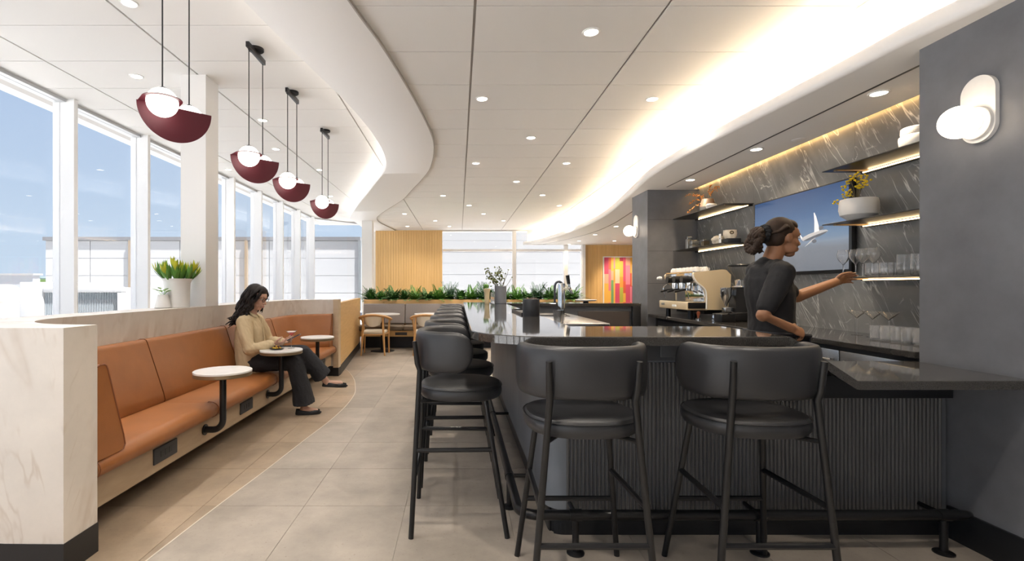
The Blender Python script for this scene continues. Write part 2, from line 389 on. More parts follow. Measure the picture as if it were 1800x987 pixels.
def piece(x0, x1, y0, y1, z0, z1, lo=None, hi=None, n=6):
    """a flat panel, its sides trimmed to x>lo(y) and x<hi(y); returns MB or None, and whether it was cut"""
    ys = [y0+(y1-y0)*i/n for i in range(n+1)]
    xa = [min(max(x0, lo(y)), x1) if lo else x0 for y in ys]
    xb = [max(min(x1, hi(y)), x0) if hi else x1 for y in ys]
    if max(b-a for a, b in zip(xa, xb)) < .012: return None, True
    cut = any(a != x0 for a in xa) or any(b != x1 for b in xb)
    if not cut: return MB().box(x0, x1, y0, y1, z0, z1), False
    keep = [i for i in range(n+1) if xb[i]-xa[i] > 1e-4]
    i0, i1 = max(0, keep[0]-1), min(n, keep[-1]+1)
    rng = range(i0, i1+1)
    poly = [(xa[i], ys[i]) for i in rng]+[(xb[i], ys[i]) for i in reversed(rng)]
    out = []
    for p in poly:
        if not out or (abs(p[0]-out[-1][0])+abs(p[1]-out[-1][1])) > 1e-4: out.append(p)
    if len(out) < 3: return None, True
    return MB().prism(out, z0, z1), True

# ---- floor
floor = struct('floor', 'grey beige stoneware tile floor with a curved warmer border along the bench')
MB().box(-4.6, 7, -4, 16.4, -.12, -.004).build('floor_slab', grout, floor)
tx = [-.923+.606*i for i in range(-3, 7)]; ty = [2.967+.606*k for k in range(-2, 14)]
g = .0016; proto = {}
for i in range(len(tx)-1):
    for k in range(len(ty)-1):
        x0, x1, y0, y1 = tx[i]+g, tx[i+1]-g, ty[k]+g, ty[k+1]-g
        for mname, lo, hi in (('floor_grey', lambda y: fC(y)+.003 if y < 7.9 else -9, None), ('floor_warm', None, lambda y: fC(y)-.003 if y < 7.9 else -9)):
            p, cut = piece(x0, x1, y0, y1, -.004, 0, lo, hi)
            if p is None: continue
            if cut: p.build('floor_tile', MATS[mname], floor, ang=0)
            else:
                if mname not in proto:
                    q = MB().box(g, .606-g, g, .606-g, -.004, 0).build('floor_tile', MATS[mname], floor, ang=0); proto[mname] = q; q.location = (tx[i], ty[k], 0)
                else: share('floor_tile', proto[mname], floor, (tx[i], ty[k], 0))
cp = [(fC(y), y) for y in [1.2+.1*i for i in range(68)]]
tag(MB().sweep(cp, [(-.004, -.003), (-.004, .0012), (.004, .0012), (.004, -.003)]).build('inlay_strip', mat('inlay', (.62, .56, .47), .35), floor), 'thin pale inlay strip curving along the tile border')

# ---- ceiling over the bar
ZB, ZL, ZS = 3.08, 3.34, 2.634
ceil = struct('ceiling', 'white panelled ceiling over the bar and aisle', (0, 0, ZB))
cpm = {}
def panels(root, xs, ys, z, lo, hi, gx=.009, gy=.004):
    first = None
    for i in range(len(xs)-1):
        for k in range(len(ys)-1):
            p, cut = piece(xs[i]+gx, xs[i+1]-gx, ys[k]+gy, ys[k+1]-gy, z, z+.014, lo, hi)
            if p is None: continue
            p.build('ceiling_panel', ceilm, root, ang=0)
panels(ceil, [-2.322, -1.110, .102, 1.314, 2.526, 3.738], [3.121+.608*k for k in range(-3, 21)], ZB, lambda y: fR(y)-.03, lambda y: fS(y)+.16)
ys = [-4+.4*i for i in range(50)]
b = MB()
for a, c in zip(ys, ys[1:]):
    b.add([(fR(a)-.05, a, ZB+.016), (fR(c)-.05, c, ZB+.016), (fS(c)+.2, c, ZB+.016), (fS(a)+.2, a, ZB+.016)], [(0, 1, 2, 3)])
b.build('ceiling_back', revealm, ceil, ang=0)
b = MB()
for y0 in (-3.6, -2.2, -.8, .6):
    b.box(fR(y0)+.02, fS(y0)+.1, y0, min(y0+1.38, 1.28), ZB, ZB+.012)
b.build('ceiling_field', ceilm, ceil, ang=0)

# ---- higher ceiling beside the windows
ceil2 = struct('ceiling.001', 'higher white panelled ceiling beside the tall windows', (0, 0, ZL))
panels(ceil2, [-4.30, -3.713, -2.492, -1.271, -.05], [3.237+.608*k for k in range(-3, 21)], ZL, None, lambda y: fL(y)+.16 if y < 13 else -2.3)
MB().box(-4.6, .2, -4, 16.4, ZL+.016, ZL+.05).build('ceiling_back', revealm, ceil2, ang=0)
MB().box(-4.3, -1.2, -4, 1.40, ZL, ZL+.012).build('ceiling_field', ceilm, ceil2, ang=0)

# ---- curved plaster band between them, with its cove light
band = struct('ceiling.002', 'wide white plaster band sweeping in an S between the two ceilings', (0, 0, ZB))
ys = [-4+.1*i for i in range(197)]
rows = []
for y in ys:
    l, r = fL(y), fR(y)
    rows.append([(r+.004, y, ZB+.03), (r+.004, y, ZB-.022), (l+.014, y, ZB-.022), (l+.004, y, ZB-.014), (l, y, ZB), (l, y, ZB+.03), (l+.012, y, ZB+.04), (l+.05, y, ZB+.04), (l+.05, y, ZB+.012), (l+.13, y, ZB+.012), (l+.13, y, ZL+.012)])
b = MB(); m_ = len(rows[0]); b.v = [p for r in rows for p in r]
for i in range(len(rows)-1):
    for j in range(m_-1): b.f.append((i*m_+j, (i+1)*m_+j, (i+1)*m_+j+1, i*m_+j+1)); b.mi.append(0)
b.build('plaster_band', plasterw, band, ang=40)
MB().sweep([(fR(y), y) for y in ys], [(-.001, ZB+.01), (-.001, ZB-.024), (.010, ZB-.024), (.010, ZB+.01)]).build('edge_trim', revealm, band)
MB().sweep([(fL(y)+.09, y) for y in ys], [(-.02, ZB+.013), (-.02, ZB+.02), (.02, ZB+.02), (.02, ZB+.013)]).build('led_strip', ledn, band)

# ---- dropped soffit over the back bar, with its cove light
soff = struct('ceiling.003', 'lower white soffit with a rounded curving edge over the back bar', (0, 0, ZS))
ys = [-4+.1*i for i in range(197)]
rows = []
for y in ys:
    s = fS(y)
    pr = [(s+.03, ZS), (s+.012, ZS+.005), (s+.003, ZS+.018), (s, ZS+.04), (s, ZS+.075), (s+.006, ZS+.092), (s+.02, ZS+.10), (s+.05, ZS+.10), (s+.05, ZS+.06), (s+.13, ZS+.06), (s+.13, ZB+.012)]
    xr = 3.17 if 2.80 < y < 6.75 else 6.9
    rows.append([(xr, y, ZS)]+[(x, y, z) for x, z in pr])
b = MB(); m_ = len(rows[0]); b.v = [p for r in rows for p in r]
for i in range(len(rows)-1):
    for j in range(m_-1): b.f.append((i*m_+j, (i+1)*m_+j, (i+1)*m_+j+1, i*m_+j+1)); b.mi.append(0)
b.build('soffit', plasterw, soff, ang=40)
MB().sweep([(fS(y)+.09, y) for y in ys[40:]], [(-.02, ZS+.062), (-.02, ZS+.072), (.02, ZS+.072), (.02, ZS+.062)]).build('led_strip', ledc, soff)
MB().box(2.742, 2.760, -1.0, 6.56, ZS-.002, ZS+.012).build('slot_diffuser', blk, soff)
sl2 = spline([(2.95, 7.8, 0), (3.04, 8.68, 0), (3.24, 10.6, 0), (3.22, 12.4, 0), (2.87, 14.4, 0), (2.6, 15.3, 0)], 8)
MB().sweep([(p.x, p.y) for p in sl2], [(-.011, ZS-.002), (-.011, ZS+.01), (.011, ZS+.01), (.011, ZS-.002)]).build('slot_diffuser', blk, soff)
MB().box(4.0, 4.03, 8.5, 15.5, ZS-.0015, ZS+.01).build('joint', white, soff)
MB().box(3.19, 3.235, 2.79, 6.74, ZS+.03, ZS+.04).build('led_strip', emat('led_marble', (1, .62, .25), 5.0), soff)
MB().box(3.10, 3.6, 2.77, 6.75, ZS+.10, ZS+.14).build('soffit_void', plasterw, soff, ang=0)

# ---- roof and walls
roof = tag(MB().box(-4.9, 7.3, -4.3, 16.7, 3.42, 3.55).build('roof', white, None, ang=0), 'flat white roof slab above all the ceilings', 'roof', None, 'structure')
tag(MB().box(-.6, 7, -4.2, -4.0, 0, 3.42).build('wall_rear', white, None, ang=0), 'white wall behind the viewer', 'wall', None, 'structure')
tag(MB().box(6.9, 7.1, -4, 16.4, 0, 3.42).build('wall_end', white, None, ang=0), 'white end wall beyond the dark far pier', 'wall', None, 'structure')
wr = struct('wall_right', 'dark grey trowelled plaster pier at the right end of the bar', (2.57, 0, 0))
MB().box(2.57, 3.7, -4, 2.768, 0, ZS+.1).build('plaster_face', darkpl, wr, ang=0)
tag(MB().box(2.556, 2.58, -4, 2.60, 0, .165).build('baseboard_right', blackbase, None, ang=0), 'tall black baseboard along the foot of the dark grey pier', 'baseboard', None, 'structure')
wp = struct('wall_pier', 'dark grey plaster pier at the far end of the back bar', (2.57, 6.755, 0))
MB().box(2.57, 3.7, 6.755, 7.35, 0, ZS+.1).build('plaster_face', darkpl, wp, ang=0)
for z in (1.36, 1.80, 2.23): MB().box(2.571, 3.25, 6.753, 6.756, z-.0015, z+.0015).build('panel_joint', blackbase, wp, ang=0)
wm = struct('wall_bar', 'grey veined marble wall behind the back bar shelves', (3.25, 0, 0))
MB().box(3.275, 3.7, 2.768, 6.755, 0, ZS+.1).build('wall_core', darkpl, wm, ang=0)
for a, c in ((2.77, 4.069), (4.071, 5.469), (5.471, 6.753)):
    MB().box(3.25, 3.274, a, c, .90, ZS+.09).build('marble_slab', dmarble, wm, ang=0)

# ---- window front on the left
def yk(k): return 5.35+1.27*k
nwin = 0
for k in range(-7, 8):
    nwin += 1
    y0 = yk(k); y1 = yk(k+1) if k < 7 else 14.42
    d = {0: 'tall window pane nearest the bench end, sky behind it', 1: 'tall window just left of the white column', 2: 'tall window partly behind the white column', 3: 'tall window just right of the white column', 4: 'second tall window right of the white column', 5: 'third tall window right of the white column', 6: 'fourth tall window right of the white column', -1: 'tall window at the left edge, above the stone block'}.get(k, 'tall window in the front behind the viewer, bay %d' % (k+8))
    if k == 7: d = 'narrow last window of the straight window front'
    wi = struct('window_%d' % nwin, d, (-4.3, y0, 0))
    MB().box(-4.38, -4.15, y0, y0+.055, 0, ZL).build('mullion', framem, wi, ang=0)
    MB().box(-4.38, -4.24, y0+.055, y1, ZL-.035, ZL).build('head_rail', framei, wi, ang=0)
    MB().box(-4.38, -4.20, y0+.055, y1, 0, .10).build('sill_rail', framem, wi, ang=0)
    MB().box(-4.31, -4.298, y0+.055, y1, .10, ZL-.035).build('pane', glass, wi, ang=0)
for i in range(3):
    nwin += 1; xa = -4.38+i*1.26
    wi = struct('window_%d' % nwin, 'tall window in the front behind the viewer, end bay %d' % (i+1), (xa, -4.1, 0))
    MB().box(xa+1.20, xa+1.26, -4.18, -3.98, 0, ZL).build('mullion', framem, wi, ang=0)
    MB().box(xa, xa+1.20, -4.16, -4.02, ZL-.035, ZL).build('head_rail', framei, wi, ang=0)
    MB().box(xa, xa+1.20, -4.16, -4.02, 0, .10).build('sill_rail', framem, wi, ang=0)
    MB().box(xa, xa+1.20, -4.106, -4.094, .10, ZL-.035).build('pane', glass, wi, ang=0)
nwin += 1
wi = struct('window_%d' % nwin, 'broad angled corner window left of the white far column', (-4.3, 14.42, 0))
d = Vector((1.40, 1.65, 0)); L = d.length; M = Matrix.Translation((-4.3, 14.42, 0)) @ Matrix.Rotation(math.atan2(d.y, d.x), 4, 'Z')
MB().box(-.05, .05, -.05, .12, 0, ZL, M).build('mullion', framem, wi, ang=0)
MB().box(L-.05, L+.05, -.05, .12, 0, ZL, M).build('mullion', framem, wi, ang=0)
MB().box(.05, L-.05, .0, .10, ZL-.035, ZL, M).build('head_rail', framei, wi, ang=0)
MB().box(.05, L-.05, .0, .12, 0, .10, M).build('sill_rail', framem, wi, ang=0)
MB().box(.05, L-.05, .04, .052, .10, ZL-.035, M).build('pane', glass, wi, ang=0)

# ---- far wall: oak panel, windows, oak wall with the picture
wf = struct('wall_far', 'far wall with low white spandrel behind the planter', (0, 15.6, 0))
MB().box(-2.95, -2.60, 15.95, 16.15, 0, ZL).build('wall_strip', white, wf, ang=0)
MB().box(-2.6, 6.9, 15.7, 15.9, 0, .75).build('spandrel', white, wf, ang=0)
MB().box(-2.6, 6.9, 15.62, 15.9, 3.06, 3.42).build('lintel', white, wf, ang=0)
b = MB()
for i in range(26):
    x0 = -2.585+i*2.07/26; b.box(x0, x0+2.07/26-.004, 15.40, 15.425, .2, ZB-.005)
b.box(-2.585, -.515, 15.425, 15.50, .2, ZB-.006)
wpn = tag(b.build('wall_oak', oak, None, ang=0), 'honey oak slat panel standing before the far windows', 'wall', None, 'structure')
b = MB()
for i in range(30):
    x0 = 3.96+i*2.9/30; b.box(x0, x0+2.9/30-.004, 15.60, 15.63, 0, ZS)
b.box(3.94, 6.9, 15.63, 15.7, 0, ZS)
tag(b.build('wall_picture', oak, None, ang=0), 'honey oak clad wall carrying the colourful picture', 'wall', None, 'structure')
for n_, (xa, xb, d) in enumerate(((-.50, 1.70, 'wide white far window right of the oak panel'), (1.82, 3.32, 'far window behind the beer taps'), (3.40, 3.86, 'narrow far window beside the oak picture wall'))):
    nwin += 1
    wi = struct('window_%d' % nwin, d, (xa, 15.6, 0))
    MB().box(xb-.02, xb+.10, 15.55, 15.72, .7, ZB).build('mullion', framem, wi, ang=0)
    MB().box(xa, xb-.02, 15.57, 15.70, 2.43, 2.50).build('transom', framem, wi, ang=0)
    MB().box(xa, xb-.02, 15.57, 15.74, .7, .78).build('sill_rail', framem, wi, ang=0)
    MB().box(xa, xb-.02, 15.63, 15.642, .78, 2.43).build('pane', glass, wi, ang=0)
    MB().box(xa, xb-.02, 15.63, 15.642, 2.50, ZB).build('pane', glass, wi, ang=0)
tag(MB().box(3.86, 3.96, 15.5, 15.7, 0, ZS).build('trim_1', framem, None, ang=0), 'white trim post at the left edge of the oak picture wall', 'trim', None, 'structure')

# ---- columns
tag(MB().box(-2.655, -2.415, 4.735, 4.98, 1.124, ZL).build('column', plasterw, None, ang=0, loc=(-2.53, 4.86, 1.124)), 'square white column rising from the stone ledge beside the potted plants', 'column', None, 'structure')
tag(MB().box(-2.55, -2.28, 13.04, 13.30, 0, ZB-.02).build('column', white, None, ang=0, loc=(-2.41, 13.17, 0)), 'square white column far back, left of the oak panel', 'column', None, 'structure')

# ---- low stone wall around the bench (U in plan)
XI = -2.42
def arc(cx, cy, r, a0, a1, n): return [(cx+r*math.cos(math.radians(a0+(a1-a0)*i/n)), cy+r*math.sin(math.radians(a0+(a1-a0)*i/n))) for i in range(n+1)]
WPATH = [(-1.79, 2.457)]+arc(-1.83, 3.047, .59, 270, 180, 14)+[(XI, 3.6+.3*i) for i in range(11)]+arc(-1.87, 6.75, .55, 180, 90, 14)+[(-1.845, 7.30)]
def wall_T(i):
    t = i/(len(WPATH)-1)
    return .211+.09*min(1, max(0, (t-.12)/.3)) if t < .8 else .30-.18*min(1, (t-.8)/.15)
lw = struct('wall_bench', 'low cream stone wall curving round the tan bench', (-2.42, 5, 0))
def wall_outer(i):
    k = i-1
    if i == 0: return (-1.79, 2.246)
    if k <= 14:
        a = math.radians(270-90*k/14); return (-1.83-.89*abs(math.cos(a))**.62, 3.047-.801*abs(math.sin(a))**.62)
    p = Vector(WPATH[i]); t = (Vector(WPATH[min(i+1, len(WPATH)-1)])-Vector(WPATH[i-1])).normalized(); q = p-Vector((t.y, -t.x))*wall_T(i); return (q.x, q.y)
def low_wall(z0, z1, e, name, m_):
    vs = []; fs = []; n = len(WPATH)
    for i in range(n):
        p = Vector(WPATH[i]); q = Vector(wall_outer(i)); d = (p-q).normalized()*e; p, q = p+d, q-d
        if i == 0: p.x += e; q.x += e
        vs += [(p.x, p.y, z0), (p.x, p.y, z1), (q.x, q.y, z1), (q.x, q.y, z0)]
    for i in range(n-1):
        for j in range(4): fs.append((4*i+j, 4*i+4+j, 4*i+4+(j+1) % 4, 4*i+(j+1) % 4))
    fs += [(0, 1, 2, 3), (4*n-1, 4*n-2, 4*n-3, 4*n-4)]
    MB().add(vs, fs).build(name, m_, lw, ang=30)
low_wall(.145, 1.124, 0, 'stone_face', cream); low_wall(0, .145, .003, 'black_base', blackbase)
MB().box(-1.845, -1.768, 7.285, 7.43, .125, 1.128).build('end_post', wood('post_oak', (.54, .40, .26), (.62, .48, .33), (3, 3, 18)), lw, ang=0)
MB().box(-1.845, -1.766, 7.283, 7.43, 0, .125).build('black_base', blackbase, lw, ang=0)
# oak divider running back to the planter
dv = struct('wall_divider', 'oak clad low divider between the tan bench and the grey banquette', (-1.9, 9, 0))
M = Matrix.Translation((-1.77, 7.43, 0)) @ Matrix.Rotation(math.atan2(3.3, -.36), 4, 'Z'); L = math.hypot(3.3, .36)
MB().box(0, L, 0, .075, .14, 1.075, M).build('oak_face', oakh, dv, ang=0)
MB().box(0, L, -.004, .079, 0, .14, M).build('black_base', blackbase, dv, ang=0)

# ================================================================ OUTSIDE
conc = mat('apron_concrete', (.50, .50, .495), .9, var=.08, vscale=.6)
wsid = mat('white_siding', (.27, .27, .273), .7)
tag(MB().box(-900, 900, -300, 900, -.25, -.13).build('ground', conc, None, ang=0), 'pale concrete apron outside the windows', 'ground', None, 'structure')
ob = thing('terminal_building', 'long white panelled building with grey parapet beyond the left windows', 'building', (-15, 30, -.13))
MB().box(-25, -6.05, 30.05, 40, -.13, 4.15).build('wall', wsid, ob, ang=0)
for i in range(7):
    for j in range(4):
        MB().box(-25+i*2.707+.02, -25+(i+1)*2.707-.02, 30.0, 30.06, -.1+j*1.05+.012, -.1+(j+1)*1.05-.012).build('wall_panel', wsid, ob, ang=0)
MB().box(-25.1, -5.95, 29.9, 40, 4.12, 4.34).build('parapet', mat('parapet_grey', (.10, .10, .105), .7), ob, ang=0)
MB().box(-6.05, -5.9, 29.9, 30.1, -.13, 4.12).build('corner_post', mat('corner_grey', (.12, .13, .135), .6), ob, ang=0)
for x in (-19.9, -12.9): MB().box(x, x+.16, 29.85, 30.0, -.13, 4.12).build('downpipe', mat('pipe_tan', (.17, .13, .09), .7), ob, ang=0)
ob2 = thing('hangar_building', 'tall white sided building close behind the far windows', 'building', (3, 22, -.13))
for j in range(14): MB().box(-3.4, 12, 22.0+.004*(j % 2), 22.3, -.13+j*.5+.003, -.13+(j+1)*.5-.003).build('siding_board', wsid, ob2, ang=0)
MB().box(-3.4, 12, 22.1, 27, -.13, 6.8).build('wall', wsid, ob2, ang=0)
ct = thing('service_container', 'white container with a ribbed grey shutter outside the left windows', 'container', (-9.4, 12, -.13))
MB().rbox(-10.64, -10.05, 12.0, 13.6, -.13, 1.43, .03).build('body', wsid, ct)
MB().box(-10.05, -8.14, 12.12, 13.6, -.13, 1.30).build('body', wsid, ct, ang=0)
MB().rbox(-10.05, -8.14, 11.98, 12.13, 1.18, 1.31, .02).build('top_rail', wsid, ct)
MB().rbox(-8.26, -8.14, 11.98, 12.13, -.13, 1.18, .02).build('side_rail', wsid, ct)
b = MB(); n_ = 44
for i in range(n_):
    x0 = -10.05+i*1.79/n_; b.add([(x0, 12.07, -.13), (x0+.0135, 12.03, -.13), (x0+.027, 12.03, -.13), (x0+.0407, 12.07, -.13), (x0, 12.07, 1.18), (x0+.0135, 12.03, 1.18), (x0+.027, 12.03, 1.18), (x0+.0407, 12.07, 1.18)], [(0, 1, 5, 4), (1, 2, 6, 5), (2, 3, 7, 6)])
b.build('ribbed_shutter', mat('shutter_grey', (.19, .21, .225), .5), ct, ang=0)
tp = thing('covered_cart', 'beige tarpaulin covered load on a white cart outside at far left', 'cart', (-14.5, 15, -.13))
MB().rbox(-17, -12.45, 14, 15.6, -.13, .84, .03).build('cart_body', wsid, tp)
bm = bmesh.new(); bmesh.ops.create_icosphere(bm, subdivisions=4, radius=1)
for v in bm.verts:
    n_ = mnoise.noise(v.co*2.1)*.22+mnoise.noise(v.co*5)*.08
    v.co = Vector((-14.7+2.28*v.co.x*(1+n_*.3), 14.8+.75*v.co.y, .80+max(0, v.co.z)*.62*(1+n_)))
MB().bm(bm).build('tarpaulin', mat('tarpaulin', (.16, .15, .135), .85, bump=.6, bscale=5), tp, ang=60)
gb = thing('apron_shed', 'low pale grey shed on the far apron at the left', 'shed', (-56, 60, -.13))
MB().box(-75, -51.5, 60, 61, -.13, 2.75).build('wall', mat('shed_grey', (.24, .25, .265), .8), gb, ang=0)
MB().box(-75.2, -51.3, 59.8, 61.2, 2.75, 2.95).build('roof', mat('shed_roof', (.20, .20, .20), .8), gb, ang=0)
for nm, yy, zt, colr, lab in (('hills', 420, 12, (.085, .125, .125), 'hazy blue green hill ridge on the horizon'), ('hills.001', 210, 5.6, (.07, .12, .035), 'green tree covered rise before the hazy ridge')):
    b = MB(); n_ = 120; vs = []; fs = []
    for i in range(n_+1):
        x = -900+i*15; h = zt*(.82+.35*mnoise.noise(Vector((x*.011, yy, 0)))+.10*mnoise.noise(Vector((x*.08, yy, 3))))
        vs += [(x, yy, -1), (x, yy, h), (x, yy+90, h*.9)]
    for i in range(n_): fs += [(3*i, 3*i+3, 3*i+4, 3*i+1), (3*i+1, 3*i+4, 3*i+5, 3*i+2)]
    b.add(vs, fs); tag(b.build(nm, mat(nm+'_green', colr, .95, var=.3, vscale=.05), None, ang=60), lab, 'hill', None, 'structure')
# ================================================================ BAR
mat('brass_arm', (.28, .20, .12), .4, .7); mat('shelf_metal', (.035, .034, .034), .35, .4); mat('outlet_grey', (.035, .036, .04), .5)
bar = thing('bar_counter', 'dark granite topped U-shaped bar with a fluted dark front', 'bar', (1.3, 2.6, 0))
top = [(.061, 7.15), (.061, 2.57)]+arc(.441, 2.57, .38, 180, 270, 14)[1:]+[(1.466, 2.19), (1.476, 2.78), (.626, 2.78), (.626, 6.72), (2.47, 6.72), (2.47, 7.15)]
def slab(poly, z0, z1):
    bm = bmesh.new(); vs = [bm.verts.new((x, y, z1)) for x, y in poly]; f = bm.faces.new(vs)
    ex = bmesh.ops.extrude_face_region(bm, geom=[f]); nv = [e for e in ex['geom'] if isinstance(e, bmesh.types.BMVert)]
    bmesh.ops.translate(bm, verts=nv, vec=(0, 0, z0-z1)); bmesh.ops.recalc_face_normals(bm, faces=bm.faces[:])
    ed = [e for e in bm.edges if abs(e.verts[0].co.z-z1) < 1e-6 and abs(e.verts[1].co.z-z1) < 1e-6]
    bmesh.ops.bevel(bm, geom=ed, offset=.004, segments=2, affect='EDGES', profile=.5)
    return MB().bm(bm)
slab(top, 1.05, 1.09).build('countertop', granite, bar, ang=15)
slab([(1.76, 2.19), (2.556, 2.19), (2.556, 2.78), (2.056, 2.78)], .855, .895).build('low_countertop', granite, bar, ang=15)
A, B_, C_, D_ = [Vector(p) for p in ((1.466, 2.19, 1.09), (1.76, 2.19, .895), (2.056, 2.78, .895), (1.476, 2.78, 1.09))]
dz = Vector((0, 0, -.04)); n_ = 10; vs = []; fs = []
for i in range(n_+1):
    t = i/n_; p = A.lerp(B_, t); q = D_.lerp(C_, t); vs += [p, q, q+dz, p+dz]
for i in range(n_):
    for j in range(4): fs.append((4*i+j, 4*i+4+j, 4*i+4+(j+1) % 4, 4*i+(j+1) % 4))
fs += [(0, 1, 2, 3), (4*n_+3, 4*n_+2, 4*n_+1, 4*n_)]
tag(MB().add(vs, fs).build('ramp_slab', granite, bar), 'sloping granite slab joining the high and low counters')
base = [(.46, 7.12), (.46, 2.70)]+arc(.56, 2.70, .10, 180, 270, 8)[1:]+[(1.56, 2.60), (1.56, 2.75), (.60, 2.75), (.60, 7.12)]
MB().prism(base, .14, 1.05).build('base_panel', barside_lit, bar, ang=30)
MB().box(1.56, 2.553, 2.60, 2.75, .14, .855).build('base_panel', darkpan, bar, ang=0)
MB().prism([(x+(.02 if x < .5 else 0), y+(.02 if y < 2.66 else 0)) for x, y in base], 0, .14).build('plinth', blackbase, bar, ang=0)
MB().box(1.56, 2.553, 2.62, 2.75, 0, .14).build('plinth', blackbase, bar, ang=0)
b = MB(); p_ = .0205
for i in range(96):
    x = .572+i*p_; zt = .915 if x < 1.56 else .728; k = 7; vs = []
    for z in (.142, zt):
        for j in range(k): a = PI*j/(k-1); vs.append((x-.0088*math.cos(a), 2.601-.0098*math.sin(a), z))
    b.add(vs, [(j, j+1, k+j+1, k+j) for j in range(k-1)]+[tuple(range(k, 2*k))])
tag(b.build('fluted_panel', flutem, bar, ang=60), 'narrow vertical half-round flutes of the bar front', kind='stuff')
MB().rbox(.50, 1.56, 2.585, 2.61, .925, 1.045, .003).build('apron', darkpan, bar)
MB().rbox(1.05, 1.35, 2.578, 2.59, .945, 1.035, .003).build('access_panel', darkpan, bar)
MB().rbox(1.50, 2.553, 2.56, 2.61, .735, .853, .003).build('apron', blackbase, bar)
MB().box(.60, 2.46, 6.76, 7.12, .0, 1.05).build('rear_leg', darkpan, bar, ang=0)
MB().rbox(1.62, 2.32, 6.745, 6.765, .25, .98, .004).build('cabinet_door', mat('brown_door', (.060, .048, .043), .45), bar)
MB().box(2.325, 2.337, 6.735, 6.76, .20, .98).build('door_edge', chrome, bar, ang=0)
MB().rbox(2.35, 2.46, 6.70, 6.76, .0, 1.05, .004).build('end_post', blackbase, bar)

rail = thing('foot_rail', 'black tubular foot rail running round the foot of the bar', 'foot rail', (.6, 2.44, 0))
ry, rx, rz = 2.44, .30, .188
pth = [(rx, 7.0, rz), (rx, 4.0, rz), (rx, 2.58, rz)]+[(x, y, rz) for x, y in arc(rx+.09, ry+.09, .09, 180, 270, 8)]+[(1.0, ry, rz), (2.0, ry, rz), (2.45, ry, rz), (2.49, ry, rz), (2.515, ry+.004, rz), (2.53, ry+.012, rz)]
MB().tube(pth, [.0245]*(len(pth)-3)+[.0225, .017, .006], 16).build('tube', blk, rail)
for px, py in ((.574, ry), (2.385, ry), (1.48, ry), (rx, 2.95), (rx, 4.4), (rx, 5.85)):
    MB().lathe([(0, .0), (.044, 0), (.044, .006), (.036, .011), (.017, .012), (.0165, .165), (0, .165)], (px, py, 0), 18).build('post', blk, rail)
    d = Vector((.5, 0, 0)) if py == ry else Vector((0, .5, 0))
    p = Vector((px, py, rz)); MB().tube([p-d*.06, p+d*.06], .028, 16).build('collar', blk, rail)
    q = Vector((px, py+.13, rz)) if py == ry else Vector((px+.14, py, rz)); MB().tube([p, q], .012, 10).build('bracket', blk, rail)

